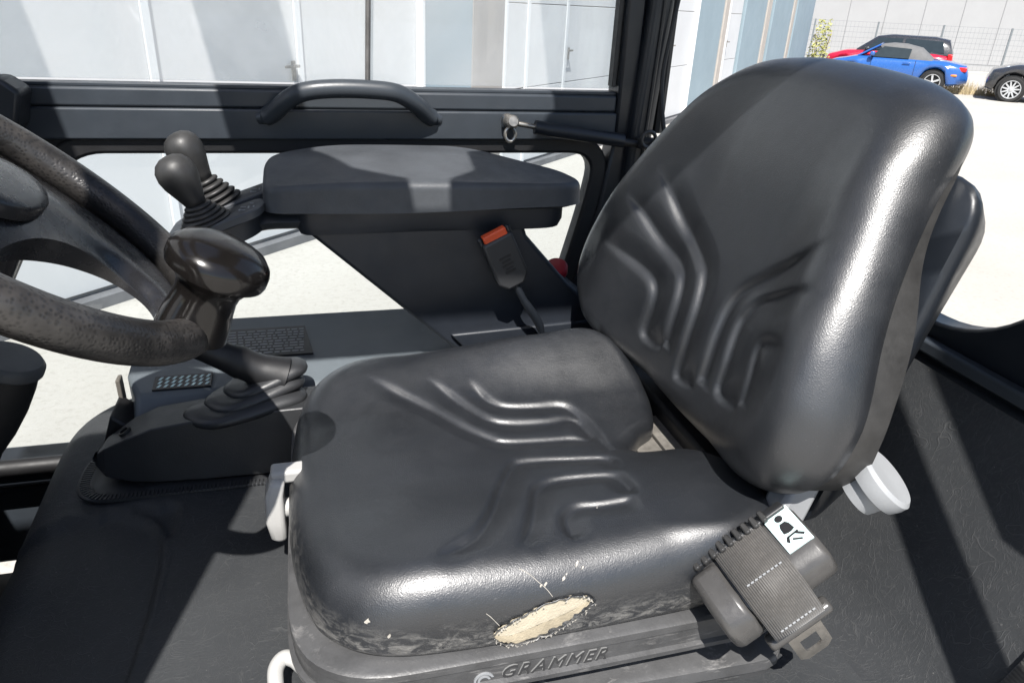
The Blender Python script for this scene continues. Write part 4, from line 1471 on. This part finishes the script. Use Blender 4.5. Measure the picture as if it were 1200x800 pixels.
def rbox(u0, u1, prof, name, mat, parent, bev=0.004):
    return MB().rings([[RP(u, v, w) for v, w in prof] for u in (u0, u1)]).build(name, mat, parent, bevel=bev, seg=3, smooth=40)


hous = rbox(-0.050, 0.055, [(-0.036, -0.002), (0.020, 0.0), (0.040, -0.012), (0.046, -0.034), (0.040, -0.056), (-0.036, -0.056)], "housing", "retractor_plastic", rt, 0.007)
capl = rbox(-0.062, -0.030, [(-0.030, 0.003), (0.022, 0.004), (0.047, -0.012), (0.053, -0.036), (0.046, -0.062), (0.02, -0.066), (-0.030, -0.05)], "end_cap", "retractor_plastic", rt, 0.008)
frame_r = rbox(-0.060, 0.050, [(-0.046, -0.004), (-0.034, 0.006), (-0.030, 0.006), (-0.030, -0.03), (-0.046, -0.03)], "steel_frame", "shell_plastic", rt, 0.002)
for i in range(9):
    u = -0.048 + i * 0.0095
    MB().box(RP(u, -0.034, 0.008), (0.0055, 0.012, 0.006), Matrix((ra, rb, rc)).transposed()).build("tooth", "rubber_grey", frame_r, bevel=0.0012, seg=1)
wp = [(-0.030, 0.0065), (0.000, 0.0085), (0.022, 0.0075), (0.040, -0.002), (0.050, -0.018), (0.055, -0.036), (0.058, -0.052), (0.058, -0.068), (0.055, -0.080)]
wpl = catmull([(a, b, 0) for a, b in wp], 6)
U0, U1 = -0.030, 0.022
web = MB()
web.rings([[RP(u, p.x, p.y) for u in (U0, U1)] for p in wpl], False, False, False)
web.build("webbing", "belt_web", rt, smooth=60, solid=0.0016)
for zz in ((2, 0.5), (6, 0.55)):
    i = zz[0] * 6
    st = MB()
    for q in range(9):
        u = lerp(U0 + 0.010, U1 - 0.008, q / 8)
        p = wpl[i]
        st.box(RP(u, p.x + 0.0005, p.y + 0.0012), (0.0028, 0.0012, 0.0012), Matrix((ra, rb, rc)).transposed())
    st.build("stitching", "print_grey", rt, smooth=0)
# tongue
tg = MB().rings([[RP(u, 0.048 + 0.012 * a, -0.084 + 0.010 * b) for a, b in ((-1, -0.6), (-0.4, -1), (0.6, -0.9), (1, 0), (0.6, 0.9), (-0.6, 0.9))] for u in (-0.038, 0.030)]).build("tongue_grip", "retractor_plastic", rt, bevel=0.004, seg=3, smooth=40)
to = [(-0.018, 0), (0.018, 0), (0.018, -0.052), (0.011, -0.060), (-0.011, -0.060), (-0.018, -0.052)]
ti = [(-0.009, -0.020), (0.009, -0.020), (0.009, -0.042), (0.006, -0.046), (-0.006, -0.046), (-0.009, -0.042)]
tm = MB()
n6 = len(to)
vs = [RP(u - 0.004, 0.052 + d - w * 0.15, -0.090 + w) for d in (-0.0012, 0.0012) for L in (to, ti) for u, w in L]
fs = []
for j in range(n6):
    k2 = (j + 1) % n6
    fs += [(j, k2, n6 + k2, n6 + j), (2 * n6 + j, 3 * n6 + j, 3 * n6 + k2, 2 * n6 + k2), (j, 2 * n6 + j, 2 * n6 + k2, k2), (n6 + j, n6 + k2, 3 * n6 + k2, 3 * n6 + j)]
tm.add(vs, fs).build("tongue_plate", "steel", tg, smooth=30)
# sticker with the belted-driver pictogram
stk = MB().add([RP(u, v, 0.0016) for u, v in ((0.026, -0.033), (0.052, -0.033), (0.052, 0.017), (0.026, 0.017))] + [RP(u, v, -0.001) for u, v in ((0.026, -0.033), (0.052, -0.033), (0.052, 0.017), (0.026, 0.017))],
               [(0, 1, 2, 3), (0, 4, 5, 1), (1, 5, 6, 2), (2, 6, 7, 3), (3, 7, 4, 0)]).build("sticker", "sticker_white", rt, smooth=0)


def flat(pts, w):
    m = len(pts)
    pts = [(0.039 + (u - 0.038) * 0.92, -0.0065 + (v + 0.008) * 0.92) for u, v in pts]
    return MB().add([RP(u, v, w) for u, v in pts] + [RP(u, v, w - 0.0004) for u, v in pts], [tuple(range(m))] + [(j, m + j, m + (j + 1) % m, (j + 1) % m) for j in range(m)])


fig = flat([(0.0375 + 0.0042 * cos(a), -0.0265 + 0.0046 * sin(a)) for a in [2 * pi * i / 18 for i in range(18)]], 0.0021)
b2_ = flat([(0.0318, -0.006), (0.0325, -0.015), (0.0345, -0.0195), (0.0405, -0.0195), (0.0430, -0.015), (0.0440, -0.006), (0.040, -0.0045), (0.036, -0.0045)], 0.0021)
fig.add(b2_.v, b2_.f)
for seg_ in ([(0.029, 0.004), (0.032, -0.001), (0.034, 0.001), (0.031, 0.008)], [(0.032, -0.001), (0.045, -0.002), (0.045, 0.0002), (0.033, 0.0012)], [(0.042, -0.002), (0.049, 0.006), (0.047, 0.008), (0.041, 0.001)], [(0.036, 0.004), (0.044, 0.010), (0.043, 0.012), (0.035, 0.006)]):
    q = flat(seg_, 0.0021)
    fig.add(q.v, q.f)
fig.build("pictogram", "print_black", stk, smooth=0)

# ------------------------------------------------------------------ side console, hand brake and boot at the right of the seat
con = thing("side_console", "grey plastic side console with warning label beyond the hand brake", "console", (-0.05, 1.12, -0.60))
TOPC = [(-0.285, 1.045), (-0.262, 0.985), (0.30, 0.985), (0.30, 1.20), (-0.29, 1.20)]


def con_z(x, y):
    return -0.520 + 0.02 * (y - 1.0) / 0.2


MB().rings([[(x, y, -0.66) for x, y in [(-0.285, 1.045), (-0.262, 0.93), (0.30, 0.93), (0.30, 1.20), (-0.29, 1.20)]],
            [(x, y, -0.560) for x, y in [(-0.285, 1.045), (-0.262, 0.945), (0.30, 0.945), (0.30, 1.20), (-0.29, 1.20)]],
            [(x, y, con_z(x, y) - 0.002) for x, y in TOPC]]).build("console_body", "console_plastic", con, bevel=0.006, smooth=30)


def con_plate(x0, y0, x1, y1, lift, name, mat, parent, sk=0.0):
    p = [(x0, y0), (x1, y0), (x1 + sk, y1), (x0 + sk, y1)]
    return MB().rings([[(x, y, con_z(x, y) - 0.002) for x, y in p], [(x, y, con_z(x, y) + lift) for x, y in p]]).build(name, mat, parent, smooth=0)


lab = con_plate(-0.150, 1.062, -0.020, 1.150, 0.0012, "warning_label", "print_black", con, -0.012)
rl = random.Random(5)
for r in range(9):
    y = 1.138 - r * 0.0085
    x = -0.150
    ln = MB()
    while x < -0.034:
        w = rl.uniform(0.004, 0.014)
        q = [(x, y), (min(x + w, -0.034), y), (min(x + w, -0.034), y + 0.0034), (x, y + 0.0034)]
        ln.rings([[(a, b, con_z(a, b) + 0.001) for a, b in q], [(a, b, con_z(a, b) + 0.0016) for a, b in q]])
        x += w + 0.003
    ln.build("print_line", "print_grey", lab, smooth=0)
tag_p = con_plate(-0.243, 0.992, -0.165, 1.026, 0.0012, "rating_plate", "print_black", con)
for r in range(8):
    for q in range(3):
        x = -0.238 + r * 0.0092
        y = 0.996 + q * 0.0098
        pp = [(x, y), (x + 0.0036, y), (x + 0.0066, y + 0.0066), (x + 0.003, y + 0.0066)]
        MB().rings([[(a, b, con_z(a, b) + 0.001) for a, b in pp], [(a, b, con_z(a, b) + 0.0017) for a, b in pp]]).build("print_mark", "sticker_white", tag_p, smooth=0)
MB().box((-0.290, 1.02, -0.545), (0.006, 0.02, 0.07)).build("edge_clip", "thread", con, bevel=0.002)
MB().prism([(-0.315, -0.60), (-0.292, -0.535), (-0.250, -0.575), (-0.255, -0.62)], 'y', 0.955, 1.02).build("end_wedge", "rubber_black", con, bevel=0.004)

hb = thing("hand_brake", "black boxed hand brake lever lying in a ribbed oval surround", "hand brake", (-0.18, 0.92, -0.61))
rings = []
for x, y0, y1, zt, zb in ((-0.312, 0.890, 0.902, -0.578, -0.588), (-0.295, 0.868, 0.925, -0.560, -0.594), (-0.262, 0.858, 0.935, -0.540, -0.600), (-0.23, 0.855, 0.938, -0.527, -0.603), (-0.17, 0.855, 0.938, -0.520, -0.606), (-0.10, 0.855, 0.938, -0.516, -0.608), (0.0, 0.855, 0.938, -0.514, -0.61), (0.03, 0.855, 0.938, -0.514, -0.61)):
    y0 += 0.028; y1 += 0.028
    rings.append([(x, y0, zb), (x, y1, zb), (x, y1 - 0.010, zt), (x, y0 + 0.012, zt)])
MB().rings(rings).build("brake_cover", "shell_plastic", hb, bevel=0.005, smooth=35)
MB().lathe((-0.268, 0.921, -0.5418), (-0.5, 0, 0.87), [(0.0085, -0.003), (0.0085, 0.0022), (0.006, 0.0022), (0.006, -0.001)], 18).build("lever_hole", "rubber_black", hb)
RIB = round_poly([(-0.335, 0.862), (0.02, 0.862), (0.02, 0.990), (-0.335, 0.990)], [0.055, 0.01, 0.01, 0.055], 10)
rib_in = offset_loop(RIB, (-0.16, 0.926), -0.020)
rings = [[(x, y, -0.612) for x, y in RIB], [(x, y, -0.6095) for x, y in RIB], [(x, y, -0.6075) for x, y in offset_loop(RIB, (-0.16, 0.926), -0.003)], [(x, y, -0.6075) for x, y in offset_loop(RIB, (-0.16, 0.926), -0.017)], [(x, y, -0.610) for x, y in rib_in]]
sur = MB().rings(rings, True, False, True).build("surround", "shell_plastic", hb, smooth=40)
RS = resample(offset_loop(RIB, (-0.16, 0.926), -0.010), 170)
for i, (x, y) in enumerate(RS):
    if x > 0.0:
        continue
    a = RS[(i + 1) % 170]; bq = RS[i - 1]
    tdir = Vector((a[0] - bq[0], a[1] - bq[1], 0)).normalized()
    nd = Vector((tdir.y, -tdir.x, 0))
    MB().box((x, y, -0.6070), (0.0026, 0.012, 0.0022), Matrix((tdir, nd, Vector((0, 0, 1)))).transposed()).build("rib", "shell_plastic", sur, smooth=0)

bt = thing("lever_boot", "folded black rubber boot with tubular lever between wheel and seat", "lever boot", (-0.09, 0.93, -0.53))
for i, (cx, cy, cz, lx, ly, hh, yaw) in enumerate(((-0.112, 0.925, -0.519, 0.082, 0.040, 0.010, 5), (-0.100, 0.940, -0.507, 0.068, 0.038, 0.010, 7), (-0.085, 0.952, -0.494, 0.058, 0.036, 0.010, 4))):
    rg_ = []
    for k in range(9):
        ph = -pi / 2 + pi * k / 8
        rr = max(0.02, cos(ph)) ** 0.6
        rg_.append([Vector((cx, cy, cz)) + rotm('Z', yaw) @ Vector((lx * (0.55 + 0.45 * rr) * (abs(cos(t)) ** 0.8 * (1 if cos(t) > 0 else -1)), ly * (0.35 + 0.65 * rr) * sin(t) * (1 + 0.12 * cos(3 * t)), hh * sin(ph) + 0.006 * sin(2.2 * cos(t)) + 0.004 * i * cos(t))) for t in [2 * pi * j / 40 for j in range(40)]])
    MB().rings(rg_).build("boot_fold", "rubber_black" if i == 9 else "shell_plastic", bt, smooth=180)
MB().tube(catmull([(-0.060, 0.950, -0.494), (-0.088, 0.950, -0.482), (-0.115, 0.950, -0.466), (-0.150, 0.950, -0.446), (-0.185, 0.950, -0.426)], 6), [0.030, 0.029, 0.028, 0.027, 0.026, 0.025, 0.024, 0.023, 0.0225, 0.022, 0.022, 0.022, 0.023, 0.0225, 0.021, 0.020, 0.0195, 0.019, 0.0185, 0.018, 0.018, 0.0175, 0.017, 0.017, 0.017], 18).build("lever_tube", "rubber_black", bt, smooth=60)

# small red cap behind the armrest support
rcap = MB().lathe((0.378, 1.072, -0.402), (-0.3, -0.5, 0.8), [(0.014, 0), (0.019, 0.003), (0.020, 0.014), (0.017, 0.018), (0.006, 0.019)], 24).build("red_cap", "red_plastic", loc=(0.395, 1.075, -0.43), smooth=45)
tag(rcap, "small dark red cap between armrest support and backrest", "cap")

# ------------------------------------------------------------------ foot well at the left edge
fl = MB().box((-0.85, 0.72, -1.02), (0.9, 1.02, 0.03)).build("cab_floor", "rubber_black", loc=(-0.85, 0.72, -1.03), smooth=0)
tag(fl, "black floor plate of the foot well at the left edge", "floor plate")
sl = thing("door_sill", "black rubber lipped sill at the left edge below the window", "sill", (-0.7, 1.19, -0.80))
MB().box((-0.72, 1.20, -0.755), (0.64, 0.06, 0.05)).build("sill_bar", "frame_paint", sl, bevel=0.01)
MB().tube([(-1.0, 1.165, -0.735), (-0.42, 1.165, -0.735)], 0.014, 12).build("sill_lip", "rubber_black", sl)
for i, (x, y, z) in enumerate(((-0.52, 0.96, -0.80), (-0.60, 0.84, -0.84))):
    pd = MB().box((x, y, z), (0.05, 0.075, 0.012), rotm('Y', 35)).build("pedal", "rubber_grey", loc=(x, y, z), bevel=0.003)
    tag(pd, ("upper" if i == 0 else "lower") + " of two dark pedals in the foot well at the left edge", "pedal", "pedals in the foot well")

# ------------------------------------------------------------------ lettering on the seat pan
put_text("GRAMMER", 0.0195, (0.1294, TXT_Y, -0.5491), (1, 0, 0.0), (0, 0, 1), 0.35, 0.0, 0.0004, "lettering_highlight", "letter_highlight", seat, 1.2)  # pale copy shifted up and left, a painted relief highlight
put_text("GRAMMER", 0.0195, (0.1300, TXT_Y - 0.0006, -0.5497), (1, 0, 0.0), (0, 0, 1), 0.35, 0.0, 0.0004, "lettering", "letter_face", seat, 1.2)
em = MB()
for r0, r1, a0, a1 in ((0.0075, 0.0095, 20, 190), (0.004, 0.006, 10, 200)):
    pts = [(r1 * cos(radians(a)), r1 * sin(radians(a))) for a in range(a0, a1 + 1, 15)] + [(r0 * cos(radians(a)), r0 * sin(radians(a))) for a in range(a1, a0 - 1, -15)]
    em.prism([(0.116 + u, -0.549 + v) for u, v in pts], 'y', TXT_Y - 0.001, TXT_Y + 0.001)
em.build("emblem", "print_grey", seat, smooth=0)

# ------------------------------------------------------------------ wear on the cushion: torn cover with foam, chips and scratches
rt6 = random.Random(11)

def dense(L, n=4):
    return [p.x for p in catmull([(v, 0, 0) for v in L], n)]


DX, DT, DM, DB = dense(T_X), dense(T_T), dense(T_M), dense(T_B)
for i in range(1, len(DX) - 1):
    DT[i] += rt6.uniform(-0.0009, 0.0009)
    DB[i] += rt6.uniform(-0.0012, 0.0012)
ND = len(DX)


def foam_patch(lo, hi, rows, depth, name, mat):
    def P(i, j):
        t = j / rows
        z = lerp(lo[i], hi[i], t)
        e = sin(pi * min(1, i / 6 * 0.5)) * sin(pi * min(1, (ND - 1 - i) / 6 * 0.5))
        return (DX[i], 0.4503 - depth(t) * e + 0.0006 * rt6.random(), z)
    mb = MB()
    vs = [P(i, j) for i in range(ND) for j in range(rows + 1)]
    fs = [(i * (rows + 1) + j, (i + 1) * (rows + 1) + j, (i + 1) * (rows + 1) + j + 1, i * (rows + 1) + j + 1) for i in range(ND - 1) for j in range(rows)]
    # back side so that the patch has thickness
    m = len(vs)
    vs += [(x, 0.4565, z) for x, y, z in vs]
    fs += [tuple(m + k for k in reversed(f)) for f in list(fs)]
    mb.add(vs, fs)
    return mb.build(name, mat, cushion, smooth=50)


foam_patch(DM, DT, 8, lambda t: 0.0012 + 0.0052 * sin(pi * (0.12 + 0.80 * t)), "exposed_foam", "foam")
foam_patch(DB, DM, 4, lambda t: 0.0035 - 0.0028 * t, "foam_fold", "foam_dark")
# curled lip of the torn cover
for L, sgn in ((DT, 1), (DB, -1)):
    pts = [(DX[i], 0.4487 + rt6.uniform(-0.0012, 0.0004), L[i] + sgn * 0.0006) for i in range(ND)]
    MB().tube(pts, [0.0004 + rt6.uniform(0, 0.0005) for i in range(ND)], 8).build("cover_lip", "seat_vinyl_worn", cushion, smooth=180)
fray = MB()
for L, sgn in ((DT, 1), (DB, -1)):
    for i in range(1, ND - 1):
        for q in range(2 if sgn < 0 else 1):
            if rt6.random() < 0.45:
                continue
            x = DX[i] + rt6.uniform(-0.0012, 0.0012)
            z = L[i]
            ln = rt6.uniform(0.0008, 0.0026) * (2.0 if rt6.random() < 0.08 else 1.0)
            w = rt6.uniform(0.0005, 0.0013)
            lean = rt6.uniform(-0.0015, 0.0015)
            y0 = 0.4470
            fray.add([(x - w, y0 - 0.0006, z - sgn * 0.0010), (x + w, y0 - 0.0006, z - sgn * 0.0010), (x + lean, y0 - 0.0002, z + sgn * ln)], [(0, 1, 2)])
fray.build("frayed_edge", "frayed_backing", cushion, smooth=0, recalc=False)


def chip(p, n, r, name="chip", mat="frayed_backing"):
    n = Vector(n).normalized()
    a = n.orthogonal().normalized(); b = n.cross(a)
    k = rt6.randint(5, 8)
    st = rt6.uniform(0, 6)
    pts = [Vector(p) + n * 0.0007 + (a * cos(st + 2 * pi * i / k) * rt6.uniform(0.3, 1.5) + b * sin(st + 2 * pi * i / k) * rt6.uniform(0.15, 0.7)) * r for i in range(k)]
    MB().add(pts + [q - n * 0.0012 for q in pts], [tuple(range(k))] + [(i, k + i, k + (i + 1) % k, (i + 1) % k) for i in range(k)]).build(name, mat, cushion, smooth=0)


for p, n, r in (((0.141, 0.847, -0.437), (0, -0.19, 0.98), 0.0040), ((0.253, 0.832, -0.435), (-0.09, -0.28, 0.96), 0.0022), ((0.035, 0.457, -0.494), (-0.24, -0.97, 0), 0.0036), ((0.018, 0.466, -0.482), (-0.43, -0.84, 0.32), 0.0048),
                ((0.173, 0.457, -0.462), (0, -0.8, 0.6), 0.0030), ((0.168, 0.456, -0.463), (0, -0.86, 0.51), 0.0018), ((0.204, 0.465, -0.453), (0, -0.6, 0.8), 0.0026), ((0.209, 0.462, -0.455), (0, -0.67, 0.74), 0.0018), ((0.190, 0.458, -0.460), (0, -0.8, 0.6), 0.0024), ((0.193, 0.460, -0.458), (0, -0.74, 0.67), 0.0014),
                ((0.246, 0.526, -0.444), (0, 0.37, 0.93), 0.0008)):
    chip(p, n, r)
for L in ([(0.151, 0.4675, -0.4505), (0.159, 0.4635, -0.4545), (0.167, 0.4575, -0.4605), (0.173, 0.4535, -0.4655), (0.178, 0.4500, -0.472)], [(0.118, 0.4500, -0.479), (0.122, 0.4493, -0.483), (0.130, 0.4483, -0.494)]):
    MB().tube(catmull(L, 5), 0.00032, 5).build("scratch", "frayed_backing", cushion, smooth=60)
